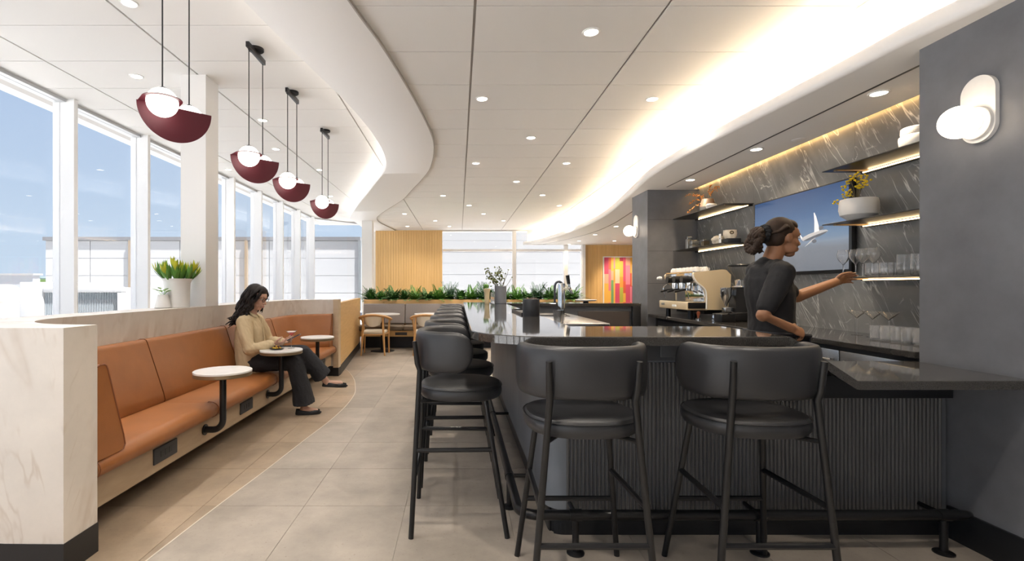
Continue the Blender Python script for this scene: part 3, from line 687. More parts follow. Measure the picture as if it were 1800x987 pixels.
# ================================================================ BAR STOOLS
def leglerp(p, q, z): t = (z-p[2])/(q[2]-p[2]); return Vector(p).lerp(Vector(q), t)
def make_stool():
    r = thing('bar_stool', 'stool', 'stool', (0, 0, 0), 'black bar stools around the bar')
    def sup(a, e=.82): c, s_ = math.cos(a), math.sin(a); return math.copysign(abs(c)**e, c), math.copysign(abs(s_)**e, s_)
    prof = [(0, .780), (.55, .783), (.85, .780), (.94, .774), (.985, .760), (1.0, .742), (.99, .722), (.95, .708), (.86, .702), (0, .702)]
    n = 36; vs = []; fs = []; k = len(prof)
    for i in range(n):
        cx, cy = sup(2*PI*i/n)
        for s_, z in prof: s2 = max(s_, 1e-4); vs.append((.008+.232*cx*s2, .242*cy*s2, z))
    for i in range(n):
        j = (i+1) % n
        for q in range(k-1): fs.append((i*k+q, j*k+q, j*k+q+1, i*k+q+1))
    st = MB().add(vs, fs).build('seat', blkleather, r)
    ring = [(.008+.2305*sup(2*PI*i/n)[0], .2405*sup(2*PI*i/n)[1], .764) for i in range(n+1)]
    MB().tube(ring, .0028, 6, cap=False).build('piping', piping, st)
    # wrap-round back pad
    vs = []; fs = []; T = 60; K = 16
    def pos(t):
        a = t*PI/2; c, s_ = math.cos(a), math.sin(a)
        return Vector((.072-.289*max(c, 0)**.62, .252*math.copysign(abs(s_)**.82, s_), 0))
    fine = [pos(-1+2*i/1600) for i in range(1601)]; cum = [0]
    for p, q in zip(fine, fine[1:]): cum.append(cum[-1]+(q-p).length)
    half = cum[-1]/2
    def at(l):
        k = next((i for i in range(1600) if cum[i+1] >= l), 1599)
        w_ = (l-cum[k])/max(cum[k+1]-cum[k], 1e-9); return fine[k].lerp(fine[k+1], min(1, max(0, w_)))
    for i in range(T+1):
        t = -1+2*i/T; t = math.copysign(1-(1-abs(t))**1.8, t); l = half*(1+t)
        p = at(l); d = (at(min(2*half, l+.006))-at(max(0, l-.006))).normalized(); nn = Vector((d.y, -d.x, 0))
        e_ = max(0, (abs(l-half)-(half-.115))/.115); f = max(1-e_**2.4, 0)**(1/2.2); f = max(f, .02); th = .027*(.45+.55*f)
        hu, hd = .095*f, .120*f
        for j in range(K):
            a = 2*PI*j/K; ca, sa = math.cos(a), math.sin(a)
            z = .980+(hu if sa > 0 else hd)*math.copysign(abs(sa)**.6, sa); o_ = th*math.copysign(abs(ca)**.6, ca)
            q = p-nn*o_; vs.append((q.x-.03*(z-.98), q.y, z))
    for i in range(T):
        for j in range(K): fs.append((i*K+j, (i+1)*K+j, (i+1)*K+(j+1) % K, i*K+(j+1) % K))
    fs += [tuple(range(K)), tuple(T*K+j for j in range(K-1, -1, -1))]
    MB().add(vs, fs).build('backrest', blkleather, r, ang=60)
    for s_ in (1, -1):
        bl = [(-.252, s_*.248, 0), (-.213, s_*.168, .862), (-.226, s_*.172, .90), (-.240, s_*.176, 1.02)]
        fl = [(.250, s_*.243, 0), (.14, s_*.165, .70)]
        MB().tube(bl, [.014]*3+[.0125], 12).build('leg', blk, r)
        MB().tube(fl, .0135, 12).build('leg', blk, r)
        a = leglerp(fl[0], fl[1], .445); c = leglerp(bl[0], bl[1], .445)
        MB().tube([a, c], .0125, 8).build('stretcher', blk, r)
        a = leglerp(bl[0], bl[1], .70)
        MB().tube([a, (-.10, s_*.12, .690), (.0, s_*.10, .686)], .010, 8).build('seat_bracket', blk, r)
    for x, z in ((.25, .30), (-.252, .30)):
        pts = [leglerp((x, s_*.246, 0), (.14 if x > 0 else -.213, s_*.166, .70 if x > 0 else .862), z) for s_ in (1, -1)]
        MB().tube(pts, .0125, 8).build('footrest' if x > 0 else 'rear_rail', blk, r)
    MB().tube([(.14, .165, .688), (.14, -.165, .688)], .010, 8).build('seat_rail', blk, r)
    return r
spots = [(.527, 2.168, PI/2, 'black leather bar stool with its back to the viewer, left one of two'),
         (1.245, 2.168, PI/2, 'black leather bar stool with its back to the viewer, right one of two')]
ords = ['nearest', 'second', 'third', 'fourth', 'fifth', 'sixth', 'farthest']
for i in range(7):
    spots.append((.003, 2.83+.655*i, 0, 'black leather bar stool along the left side of the bar, %s of that row' % ords[i]))
stool = make_stool()
for i, (x, y, rz_, lab) in enumerate(spots):
    if i == 0: stool.location = (x, y, 0); stool.rotation_euler = (0, 0, rz_); stool['label'] = lab
    else: dup(stool, (x, y, 0), rz_, lab)

# ================================================================ TAN BENCH
def xwall(y):
    if y < 3.047: return -1.83-math.sqrt(max(.59**2-(3.047-y)**2, 0))
    if y > 6.75: return -1.87-math.sqrt(max(.55**2-(y-6.75)**2, 0))
    return XI
bench = thing('tan_bench', 'long tan leather bench with a sloped back inside the curved stone wall', 'bench', (-2.0, 4.9, 0))
def resample(path, step=.06):
    out = []; 
    for (a, b_), (c, d_) in zip(path, path[1:]):
        L_ = math.hypot(c-a, d_-b_); n = max(1, round(L_/step))
        for i in range(n): out.append((a+(c-a)*i/n, b_+(d_-b_)*i/n))
    out.append(path[-1]); return out
wp_ = resample([(-1.80, 2.457)]+WPATH[1:-1]+[(-1.852, 7.30)])
bprof = [(.004, .44), (.004, .895), (.012, .91), (.03, .917), (.06, .917), (.075, .91), (.085, .89), (.205, .52), (.218, .465), (.205, .44)]
seams_y = [3.74, 4.95, 6.16]
def seg_index(y): return min(range(len(wp_)), key=lambda i: abs(wp_[i][1]-y)+(9 if wp_[i][0] > -2.35 else 0))
cuts = [0]+[seg_index(y) for y in seams_y]+[len(wp_)-1]
for a, c in zip(cuts, cuts[1:]):
    bp = MB().sweep(wp_[a:c+1], bprof).build('back_cushion', tan, bench, ang=50)
    for e in (a, c):
        i0 = min(max(e, 0), len(wp_)-2); p, q = Vector(wp_[i0]), Vector(wp_[i0+1]); t = (q-p).normalized(); nn = Vector((t.y, -t.x)); o = Vector(wp_[e])
        pts = [(o.x+nn.x*n__, o.y+nn.y*n__, z) for n__, z in bprof[2:]]
        MB().tube(pts, .0045, 6).build('piping', tand, bp)
sy = [2.475, 3.70, 4.90, 6.10, 7.27]
for a, c in zip(sy, sy[1:]):
    n = 14; rows = []
    for i in range(n+1):
        y = a+(c-a)*i/n; e = .0
        xb = xwall(min(max(y, 2.50), 7.25))+.02
        if i in (0, n): e = .012
        pr = [(xb, .335), (xb, .448)]+[(-1.86+.0+.07*math.sin(t)-e*.7, .395+.058*math.cos(t)-e*.35) for t in [k*PI/8 for k in range(0, 9)]]
        rows.append([(x, y+(.001 if i == 0 else -.001 if i == n else 0), z) for x, z in pr])
    b = MB(); m_ = len(rows[0]); b.v = [p for r_ in rows for p in r_]
    for i in range(n):
        for j in range(m_): b.f.append((i*m_+j, (i+1)*m_+j, (i+1)*m_+(j+1) % m_, i*m_+(j+1) % m_)); b.mi.append(0)
    b.f += [tuple(range(m_)), tuple(n*m_+j for j in range(m_-1, -1, -1))]; b.mi += [0, 0]
    sc_ = b.build('seat_cushion', tan, bench, ang=50)
    for y in (a+.004, c-.004):
        pts = [(-1.87, y, .4525)]+[(-1.86+.071*math.sin(t), y, .395+.059*math.cos(t)) for t in [k*PI/8 for k in range(0, 9)]]
        MB().tube(pts, .0026, 6).build('piping', tand, sc_)
MB().box(-1.90, -1.872, 2.475, 7.27, .165, .338).build('front_panel', panelw, bench, ang=0)
MB().box(-2.30, -1.90, 2.9, 6.9, .315, .336).build('seat_base', panelw, bench, ang=0)
MB().box(-2.20, -2.16, 2.52, 7.20, 0, .32).build('toe_kick', blackbase, bench, ang=0)
for y in (3.16, 4.365, 6.80):
    o = MB().rbox(-1.873, -1.862, y-.125, y+.125, .215, .312, .004).build('power_outlet', MATS['outlet_grey'], bench)
    for dy in (-.045, .0, .045): MB().rbox(-1.863, -1.860, y+dy-.016, y+dy+.016, .245, .285, .001, 1).build('socket', blackbase, o)
# small round tables on bent posts
for i, (y, lab) in enumerate(((3.65, 'small round white stone table on a bent black post, nearest of three'), (4.85, 'small round white stone table before the seated woman, holding her drink'), (6.09, 'small round white stone table at the far end of the tan bench, empty'))):
    if i == 0:
        t = thing('side_table', lab, 'table', (-1.735, y, 0), 'small round tables along the tan bench')
        MB().lathe([(0, .684), (.198, .684), (.2, .686), (.2, .697), (.197, .70), (0, .70)], (-1.735, y, 0), 48).build('table_top', stonew, t)
        MB().lathe([(0, .658), (.194, .658), (.199, .662), (.199, .684), (0, .684)], (-1.735, y, 0), 48).build('edge_band', brass, t)
        pts = [(-1.735, y, .66), (-1.735, y, .335)]+[(-1.735-.075+.075*math.cos(a), y, .335-.075*math.sin(a)) for a in [k*PI/16 for k in range(1, 9)]]+[(-1.871, y, .26)]
        MB().tube(pts, .0235, 16).build('post', blk, t)
        MB().lathe([(0, 0), (.04, 0), (.04, .006), (0, .006)], (-1.868, y, .26), 20, Matrix.Rotation(PI/2, 3, 'Y')).build('wall_flange', blk, t)
        MB().lathe([(0, .65), (.06, .65), (.06, .659), (0, .659)], (-1.735, y, 0), 24).build('mounting_plate', blk, t)
        table0 = t
    else: dup(table0, (-1.735, y, 0), None, lab)

# ================================================================ LIGHTS OF THE ROOM
def pendant(x, y, lab, first=None):
    if first is not None: return dup(first, (x, y, ZL), None, lab)
    t = thing('pendant_lamp', lab, 'lamp', (x, y, ZL), 'burgundy pendant lamps in a row')
    MB().lathe([(0, ZL-.022), (.06, ZL-.022), (.064, ZL-.018), (.064, ZL), (0, ZL)], (x, y, 0), 24).build('ceiling_canopy', blk, t)
    MB().rbox(x-.014, x+.014, y-.175, y+.175, ZL-.066, ZL-.022, .002).build('bar', blk, t)
    zc = 2.385; d = Vector((.725, .687, 0)); n = Vector((.687, -.725, 0)); c = Vector((x-.005, y, 0)); zt = 2.405
    # upright half disc
    R = .205; vs = []; fs = []; k = 40
    out = [Vector((c+d*(-R*math.cos(PI*i/k))).to_tuple()[:2]+(zt-R*1.03*math.sin(PI*i/k),)) for i in range(k+1)]
    vs = [p+n*.0015 for p in out]+[p-n*.0015 for p in out]; m_ = k+1
    fs = [tuple(range(m_)), tuple(range(2*m_-1, m_-1, -1))]+[(i, (i+1) % m_, m_+(i+1) % m_, m_+i) for i in range(m_)]
    sh = MB().add(vs, fs).build('shade', burg, t, ang=0)
    for sg in (1, -1):
        gc = Vector((x, y-.143*sg, zc))
        g = MB().ell(gc, .0835, sub=4).build('globe', globe, t)
        s0 = (gc-c).dot(d); n0 = (gc-c).dot(n)*sg
        # flat collar flap round the globe: U-shaped outline, round hole
        K = 48; o_ = []; i_ = []
        for i in range(K):
            a = 2*PI*i/K; dd = Vector((math.cos(a), math.sin(a)))
            lo_s, hi_s = (-.104, .104)
            if dd.y >= 0: r_ = .104
            else:
                r_ = min(.104/abs(dd.x) if abs(dd.x) > 1e-6 else 9, n0/abs(dd.y))
            o_.append((s0+dd.x*r_, n0+dd.y*r_)); i_.append((s0+dd.x*.0815, n0+dd.y*.0815))
        P = lambda q, z: (c.x+d.x*q[0]+n.x*q[1]*sg, c.y+d.y*q[0]+n.y*q[1]*sg, z)
        vs = [P(q, zt) for q in o_]+[P(q, zt) for q in i_]+[P(q, zt-.003) for q in o_]+[P(q, zt-.003) for q in i_]; fs = []
        for i in range(K):
            j = (i+1) % K
            fs += [(i, j, K+j, K+i), (2*K+i, 3*K+i, 3*K+j, 2*K+j), (i, 2*K+i, 2*K+j, j), (K+i, K+j, 3*K+j, 3*K+i)]
        MB().add(vs, fs).build('shade_flap', burg, t, ang=0)
        MB().tube([(x, y-.143*sg, ZL-.06), (x, y-.143*sg, zc+.085)], .0042, 8).build('cord', blk, t)
        MB().lathe([(0, 0), (.022, 0), (.018, .006), (.006, .012), (0, .012)], (x, y-.143*sg, zc+.0815), 16).build('globe_cap', blk, t)
    return t
pd = [(-1.725, 3.03, 'burgundy half-disc pendant lamp with two glowing globes, nearest and largest of four'), (-1.725, 4.22, 'burgundy pendant lamp second from the viewer in the row of four'), (-1.73, 5.155, 'burgundy pendant lamp third from the viewer in the row of four'), (-1.73, 6.42, 'burgundy pendant lamp farthest from the viewer in the row of four')]
p0 = pendant(*pd[0])
for q in pd[1:]: pendant(*q, first=p0)

def downlight(x, y, z, lab, grp, first, energy, col, r=1.0):
    if first is None:
        t = thing('downlight', lab, 'light', (x, y, z), grp)
        MB().lathe([(.047, z-.003), (.050, z-.007), (.060, z-.006), (.062, z-.003), (.062, z), (.047, z)], (x, y, 0), 24).build('trim_ring', white, t)
        MB().lathe([(0, z-.004), (.047, z-.004), (.047, z), (0, z)], (x, y, 0), 24).build('lens', lens_e, t)
    else: t = dup(first, (x, y, z), None, lab); t['group'] = grp
    if energy:
        lamp('downlight_beam', 'SPOT', (x, y, z-.012), energy, col, None, spot_size=math.radians(125), spot_blend=.9, shadow_soft_size=.05)
    return t
DL = [(.917, 3.438, 'recessed downlight in the bar ceiling, nearest the viewer'), (.219, 4.656, 'recessed downlight above the left stools, second row, left one'), (1.818, 4.663, 'recessed downlight close to the glowing cove, second row, right one'),
      (.855, 5.869, 'single recessed downlight of the third row over the bar'), (.244, 7.08, 'recessed downlight of the fourth row, left one'), (1.537, 7.08, 'recessed downlight of the fourth row, right one'), (.967, 8.311, 'single recessed downlight of the fifth row'),
      (1.608, 9.527, 'recessed downlight of the sixth row, right one'), (-.302, 9.587, 'recessed downlight of the sixth row, left one'), (.222, 10.733, 'recessed downlight of the seventh row, left one'), (2.179, 10.763, 'recessed downlight of the seventh row beside the cove'),
      (-1.31, 11.965, 'recessed downlight of the eighth row near the curved ceiling edge'), (.597, 11.965, 'recessed downlight of the eighth row, middle one'), (2.441, 11.993, 'recessed downlight of the eighth row beside the cove'), (-.629, 13.214, 'recessed downlight of the ninth row above the oak panel'),
      (1.188, 13.192, 'recessed downlight of the ninth row, right one'), (-1.497, 14.425, 'recessed downlight of the tenth row nearest the oak panel, left one'), (-.273, 14.425, 'recessed downlight of the tenth row nearest the oak panel, right one')]
d0 = None
for i, (x, y, lab) in enumerate(DL):
    q = downlight(x, y, ZB, lab, 'downlights in the bar ceiling', d0, 26 if y < 12.5 else 20, NEUT)
    d0 = d0 or q
for x, y, lab in [(2.863, 3.381, 'recessed downlight in the soffit above the bottom right shelf'), (2.854, 4.758, 'recessed downlight in the soffit above the television'), (2.855, 6.118, 'recessed downlight in the soffit above the coffee machine'), (3.427, 10.806, 'soffit downlight just left of the far wall lamp'), (3.441, 12.527, 'second soffit downlight left of the far wall lamp'), (3.439, 14.205, 'third soffit downlight left of the far wall lamp'), (4.455, 14.205, 'soffit downlight above the colourful picture'), (3.403, 15.30, 'small farthest soffit downlight by the windows')]:
    downlight(x, y, ZS, lab, 'downlights in the soffit', d0, 14, WARM)
for x, y, lab in [(-2.353, 3.54, 'recessed downlight in the window side ceiling at the top left, nearest'), (-3.1, 4.771, 'recessed downlight in the window side ceiling left of the column'), (-2.383, 6.031, 'recessed downlight behind the cords of the second pendant lamp'), (-2.686, 7.285, 'recessed downlight between the second and third pendant lamps'), (-2.409, 8.576, 'recessed downlight behind the farthest pendant lamp cords'), (-3.971, 8.551, 'recessed downlight just above the window head right of the column'), (-2.861, 11.063, 'farthest recessed downlight of the window side ceiling')]:
    downlight(x, y, ZL, lab, 'downlights in the window side ceiling', d0, 14, DAYW)
for x, y in ((.2, 1.9), (1.5, 1.2), (-.3, .3), (1.2, -1.2), (-.2, -2.4), (-.7, 1.3)): lamp('downlight_beam', 'SPOT', (x, y, ZB-.012), 20, NEUT, None, spot_size=math.radians(125), spot_blend=.9, shadow_soft_size=.05)
for x, y in ((-2.4, 2.3), (-3.1, 1.0), (-2.4, -.3), (-3.1, -1.6)): lamp('downlight_beam', 'SPOT', (x, y, ZL-.012), 25, DAYW, None, spot_size=math.radians(125), spot_blend=.9, shadow_soft_size=.05)
vt = tag(MB().lathe([(0, ZS-.010), (.04, ZS-.010), (.055, ZS-.004), (.057, ZS), (0, ZS)], (3.05, 4.45, 0), 24).build('ceiling_speaker', plasterw, None, loc=(3.05, 4.45, ZS)), 'small round white disc in the soffit beside a downlight above the television', 'speaker')

def sconce(y, zlo, zhi, lab, x=2.57, first=None):
    if first is not None: return dup(first, (x, y, zlo), None, lab)
    t = thing('wall_lamp', lab, 'lamp', (x, y, zlo), 'stone wall lamps with a globe')
    r = .0825; pts = [(r*math.cos(a), zhi-r+r*math.sin(a)) for a in [PI*i/20 for i in range(21)]]+[(r*math.cos(a), zlo+r+r*math.sin(a)) for a in [PI+PI*i/20 for i in range(21)]]
    k = len(pts); vs = [(x, y+p[0], p[1]) for p in pts]+[(x-.020, y+p[0], p[1]) for p in pts]
    fs = [tuple(range(k)), tuple(range(2*k-1, k-1, -1))]+[(i, (i+1) % k, k+(i+1) % k, k+i) for i in range(k)]
    MB().add(vs, fs).build('back_plate', stonew, t)
    My = Matrix.Rotation(-PI/2, 3, 'Y')
    MB().lathe([(0, 0), (.078, 0), (.078, .017), (.074, .020), (0, .020)], (x-.020, y, zlo+.095), 32, My).build('collar_disc', stonew, t)
    MB().ell((x-.112, y, zlo+.100), .078, sub=4).build('globe', globew, t)
    MB().lathe([(0, 0), (.05, 0), (.05, .010), (0, .010)], (x-.035, y, zlo+.098), 24, My).build('globe_fitting', stonew, t)
    return t
s0 = sconce(2.44, 2.02, 2.348, 'white stone wall lamp with glowing globe on the near dark pier')
sconce(7.16, 2.02, 2.348, 'small looking white stone wall lamp with glowing globe on the far dark pier', first=s0)

# ================================================================ TELEVISION AND SHELVES
tv = thing('television', 'large black framed television showing an airliner above clouds', 'television', (3.25, 4.70, 1.43))
ty0, ty1, tz0, tz1 = 4.035, 5.36, 1.427, 2.205
MB().rbox(3.195, 3.235, ty0, ty1, tz0, tz1, .004, 2).build('casing', mat('tv_black', (.010, .010, .011), .3), tv)
MB().box(3.235, 3.2495, 4.4, 5.0, 1.6, 2.0).build('wall_bracket', blk, tv, ang=0)
m, nt, b_ = newmat('screen_sky'); ge = N(nt, 'ShaderNodeNewGeometry'); sp = N(nt, 'ShaderNodeSeparateXYZ'); nt.links.new(ge.outputs['Position'], sp.inputs[0])
mr = N(nt, 'ShaderNodeMapRange'); mr.inputs['From Min'].default_value = tz0; mr.inputs['From Max'].default_value = tz1; nt.links.new(sp.outputs['Z'], mr.inputs[0])
nz = N(nt, 'ShaderNodeTexNoise', Scale=1.0, Detail=5.0); mp = N(nt, 'ShaderNodeMapping'); mp.inputs['Scale'].default_value = (1, 2.5, 22); nt.links.new(ge.outputs['Position'], mp.inputs[0]); nt.links.new(mp.outputs[0], nz.inputs['Vector'])
ad = N(nt, 'ShaderNodeMath', operation='MULTIPLY_ADD'); ad.inputs[1].default_value = .07; nt.links.new(nz.outputs[0], ad.inputs[0]); nt.links.new(mr.outputs[0], ad.inputs[2])
cr = N(nt, 'ShaderNodeValToRGB'); el = cr.color_ramp.elements; el[0].position = 0; el[0].color = (*lin((102, 108, 118)), 1); el[1].position = 1; el[1].color = (*lin((62, 90, 132)), 1)
for p_, c_ in ((.15, (118, 122, 130)), (.34, (128, 132, 140)), (.40, (140, 152, 168)), (.48, (120, 142, 168)), (.72, (86, 116, 156))):
    e = el.new(p_); e.color = (*lin(c_), 1)
nt.links.new(ad.outputs[0], cr.inputs[0]); nt.links.new(cr.outputs[0], b_.inputs['Emission Color']); b_.inputs['Emission Strength'].default_value = .42; b_.inputs['Base Color'].default_value = (.01, .01, .01, 1); b_.inputs['Roughness'].default_value = .12
scr = MB().box(3.1935, 3.1955, ty0+.028, ty1-.012, tz0+.03, tz1-.012).build('screen', m, tv, ang=0)
# picture on the screen: (s, z) with s running to the right as seen, from the far edge
def flat(pts, x): return [(x, ty1-s, z) for s, z in pts]
sil = emat('screen_silver', lin((150, 150, 152)), .42); gry = emat('screen_grey', lin((78, 82, 90)), .42); wht = emat('screen_white', lin((185, 185, 188)), .45)
def scrpoly(name, pts, m_, x): o = MB().add(flat(pts, x), [tuple(range(len(pts)))]).build(name, m_, tv, ang=0); return o
scrpoly('printed_airliner', [(.735, 1.752), (.76, 1.772), (.83, 1.792), (.90, 1.804), (.98, 1.812), (1.05, 1.810), (1.072, 1.798), (1.05, 1.784), (.98, 1.764), (.88, 1.744), (.80, 1.734), (.76, 1.736)], sil, 3.1928)
scrpoly('printed_belly', [(.765, 1.738), (.81, 1.752), (.90, 1.772), (1.0, 1.788), (1.065, 1.796), (1.045, 1.783), (.98, 1.763), (.88, 1.743), (.80, 1.733)], gry, 3.1924)
scrpoly('printed_wing', [(.905, 1.800), (.965, 1.808), (.958, 1.86), (.930, 1.94), (.906, 1.980), (.898, 1.976), (.906, 1.90)], wht, 3.1924)
scrpoly('printed_wing', [(.90, 1.756), (.93, 1.756), (.84, 1.705), (.78, 1.680), (.80, 1.695)], sil, 3.1924)
scrpoly('printed_tail', [(.735, 1.752), (.752, 1.768), (.722, 1.80), (.714, 1.802)], wht, 3.1924)
for s_, z_ in ((.99, 1.832), (.905, 1.722)):
    scrpoly('printed_engine', [(s_+.030*math.cos(a), z_+.017*math.sin(a)) for a in [2*PI*i/14 for i in range(14)]], gry, 3.1920)

def shelf(y0, y1, z, lab, led0, led1):
    t = thing('wall_shelf', lab, 'shelf', (3.25, (y0+y1)/2, z), 'thin dark metal shelves on the marble wall')
    MB().rbox(2.912, 3.249, y0, y1, z-.008, z, .0015, 1).build('shelf_plate', MATS['shelf_metal'], t)
    MB().box(3.205, 3.249, y0+.02, y1-.02, z-.026, z-.008).build('led_channel', blk, t, ang=0)
    MB().box(3.199, 3.206, led0, led1, z-.0215, z-.0135).build('led_strip', ledw, t, ang=0)
    MB().box(2.95, 3.20, y1-.10 if y1 < 5 else y0+.03, y1-.07 if y1 < 5 else y0+.06, z-.018, z-.008).build('bracket_arm', MATS['brass_arm'], t, ang=0)
    return t
for z, nm in ((2.236, 'topmost'), (1.81, 'middle'), (1.386, 'lowest')):
    shelf(2.78, 3.977, z, 'thin dark metal shelf right of the television, %s of three' % nm, 2.80, 3.93)
for z, nm in ((2.234, 'upper'), (1.802, 'lower')):
    shelf(5.463, 6.745, z, 'thin dark metal shelf left of the television, %s of two' % nm, 5.50, 6.62)
# ================================================================ BACK COUNTER AND WHAT STANDS ON IT
ZC = .943
bc = thing('back_counter', 'dark stone back counter with black cabinets under the marble wall', 'counter', (2.95, 4.7, 0))
slab([(2.575, 2.80), (3.248, 2.80), (3.248, 6.745), (2.575, 6.745)], ZC-.035, ZC).build('worktop', granite, bc, ang=15)
MB().box(2.68, 3.248, 2.80, 6.745, .08, ZC-.036).build('carcass', blackbase, bc, ang=0)
MB().box(2.74, 3.2, 2.82, 6.72, 0, .08).build('plinth', blackbase, bc, ang=0)
yy = 2.84
for i, w_ in enumerate((.62, .34, .34, .62, .62, .62, .62)):
    if i in (1, 2): m_ = steel
    elif i == 0: m_ = steel
    else: m_ = mat('cabinet_black%d' % i, (.018, .018, .02), .4)
    dr = MB().rbox(2.652, 2.679, yy+.006, yy+w_-.006, .12, ZC-.075, .004).build('door', m_, bc)
    MB().tube([(2.638, yy+.06, .80), (2.638, yy+w_-.06, .80)], .007, 8).build('handle', steel, dr)
    for e in (.07, w_-.07): MB().tube([(2.638, yy+e, .80), (2.653, yy+e, .80)], .005, 6).build('handle_post', steel, dr)
    yy += w_
def wall2(prof, t):
    """double wall from an outer profile"""
    inner = [(max(r-t, 0), z) for r, z in prof[1:]]
    inner[0] = (inner[0][0], inner[0][1]+t)
    return prof+[(r, z) for r, z in reversed(inner)]+([(0, inner[0][1])] if inner[0][0] > 0 else [])
def put(proto, spots, group):
    for i, (x, y, z, lab) in enumerate(spots):
        if i == 0: proto.location = (x, y, z); proto['label'] = lab; proto['group'] = group
        else: dup(proto, (x, y, z), None, lab)['group'] = group
def martini_glass(name='martini_glass', s=1.0):
    t = thing(name, 'glass', 'glass')
    MB().lathe([(0, .128), (.004, .13), (.066*s, .188), (.0645*s, .188), (.0035, .133), (0, .132)], n=28).build('bowl', drinkglass, t)
    MB().lathe([(0, .004), (.004, .006), (.0032, .06), (.0035, .12), (.006, .129), (0, .129)], n=12).build('stem', drinkglass, t)
    MB().lathe([(0, 0), (.036, 0), (.037, .0015), (.012, .004), (0, .005)], n=24).build('foot', drinkglass, t)
    return t
put(martini_glass(), [(3.05, 3.80, ZC, 'empty martini glass on the back counter, farthest from the dark pier'), (3.05, 3.655, ZC, 'empty martini glass in the middle of three on the back counter'), (3.06, 3.53, ZC, 'empty martini glass nearest the cut glass tumblers')], 'martini glasses on the back counter')
def cut_tumbler():
    t = thing('cut_tumbler', 'glass', 'glass'); n = 20; vs = []; fs = []
    pr = [(.034, 0), (.037, .012), (.038, .05), (.038, .064), (.0385, .098)]
    for q, (r, z) in enumerate(pr):
        for i in range(n): a = 2*PI*(i+.5*(q % 2))/n; rr = r*(1 if (i+q) % 2 or q > 2 else .93); vs.append((rr*math.cos(a), rr*math.sin(a), z))
    for q in range(len(pr)-1):
        for i in range(n): fs.append((q*n+i, q*n+(i+1) % n, (q+1)*n+(i+1) % n, (q+1)*n+i))
    o = len(vs); k = len(pr)-1
    for r, z in ((.0355, .098), (.0345, .06), (.033, .014)):
        for i in range(n): a = 2*PI*(i+.5*(k % 2))/n; vs.append((r*math.cos(a), r*math.sin(a), z))
    for i in range(n): fs.append((k*n+i, k*n+(i+1) % n, o+(i+1) % n, o+i))
    for q in range(2):
        for i in range(n): fs.append((o+q*n+i, o+q*n+(i+1) % n, o+(q+1)*n+(i+1) % n, o+(q+1)*n+i))
    fs += [tuple(range(n-1, -1, -1)), tuple(o+2*n+i for i in range(n))]
    MB().add(vs, fs).build('body', cutglass, t, ang=10); return t
sp_ = []
for j in range(7):
    for i in range(2):
        sp_.append((2.92+.082*i, 3.47-.082*j, ZC, 'cut glass tumbler, number %s from the martini glasses in the %s row' % (('one', 'two', 'three', 'four', 'five', 'six', 'seven')[j], ('front', 'wall side')[i])))
put(cut_tumbler(), sp_, 'cut glass tumblers on the back counter')
def wine_glass():
    t = thing('wine_glass', 'glass', 'glass')
    MB().lathe([(0, .098), (.006, .100), (.030, .130), (.042, .155), (.041, .18), (.034, .213), (.033, .213), (.040, .18), (.041, .156), (.029, .132), (.005, .103), (0, .102)], n=28).build('bowl', drinkglass, t)
    MB().lathe([(0, .003), (.004, .005), (.0032, .05), (.004, .092), (.007, .1), (0, .1)], n=10).build('stem', drinkglass, t)
    MB().lathe([(0, 0), (.034, 0), (.035, .0015), (.01, .004), (0, .005)], n=24).build('foot', drinkglass, t); return t
Z1 = 1.386
put(wine_glass(), [(3.00, 3.87, Z1, 'stemmed wine glass at the left end of the lowest right shelf'), (3.04, 3.80, Z1, 'second stemmed wine glass on the lowest right shelf'), (3.02, 3.71, Z1, 'third stemmed wine glass on the lowest right shelf'), (3.06, 3.66, Z1, 'stemmed wine glass nearest the low tumblers')], 'wine glasses on the lowest shelf')
def tumbler(r, h, name='tumbler'):
    t = thing(name, 'glass', 'glass')
    MB().lathe(wall2([(0, 0), (r*.86, 0), (r*.95, .008), (r, h*.35), (r*.98, h)], .0022), n=28).build('body', drinkglass, t); return t
put(tumbler(.043, .098), [(3.00, 3.60, Z1, 'low round tumbler behind the reaching hand'), (3.10, 3.66, Z1, 'low round tumbler behind the wine glasses'), (3.02, 3.505, Z1, 'low round tumbler right of the reaching hand'), (3.12, 3.54, Z1, 'low round tumbler at the wall, right of the hand')], 'low tumblers on the lowest shelf')
put(tumbler(.045, .145), [(3.02, 3.36, Z1, 'tall wide tumbler on the lowest shelf, left one'), (3.02, 3.255, Z1, 'tall wide tumbler on the lowest shelf beside the dark pier'), (3.13, 3.33, Z1, 'tall wide tumbler on the lowest shelf at the wall')], 'tall tumblers on the lowest shelf')
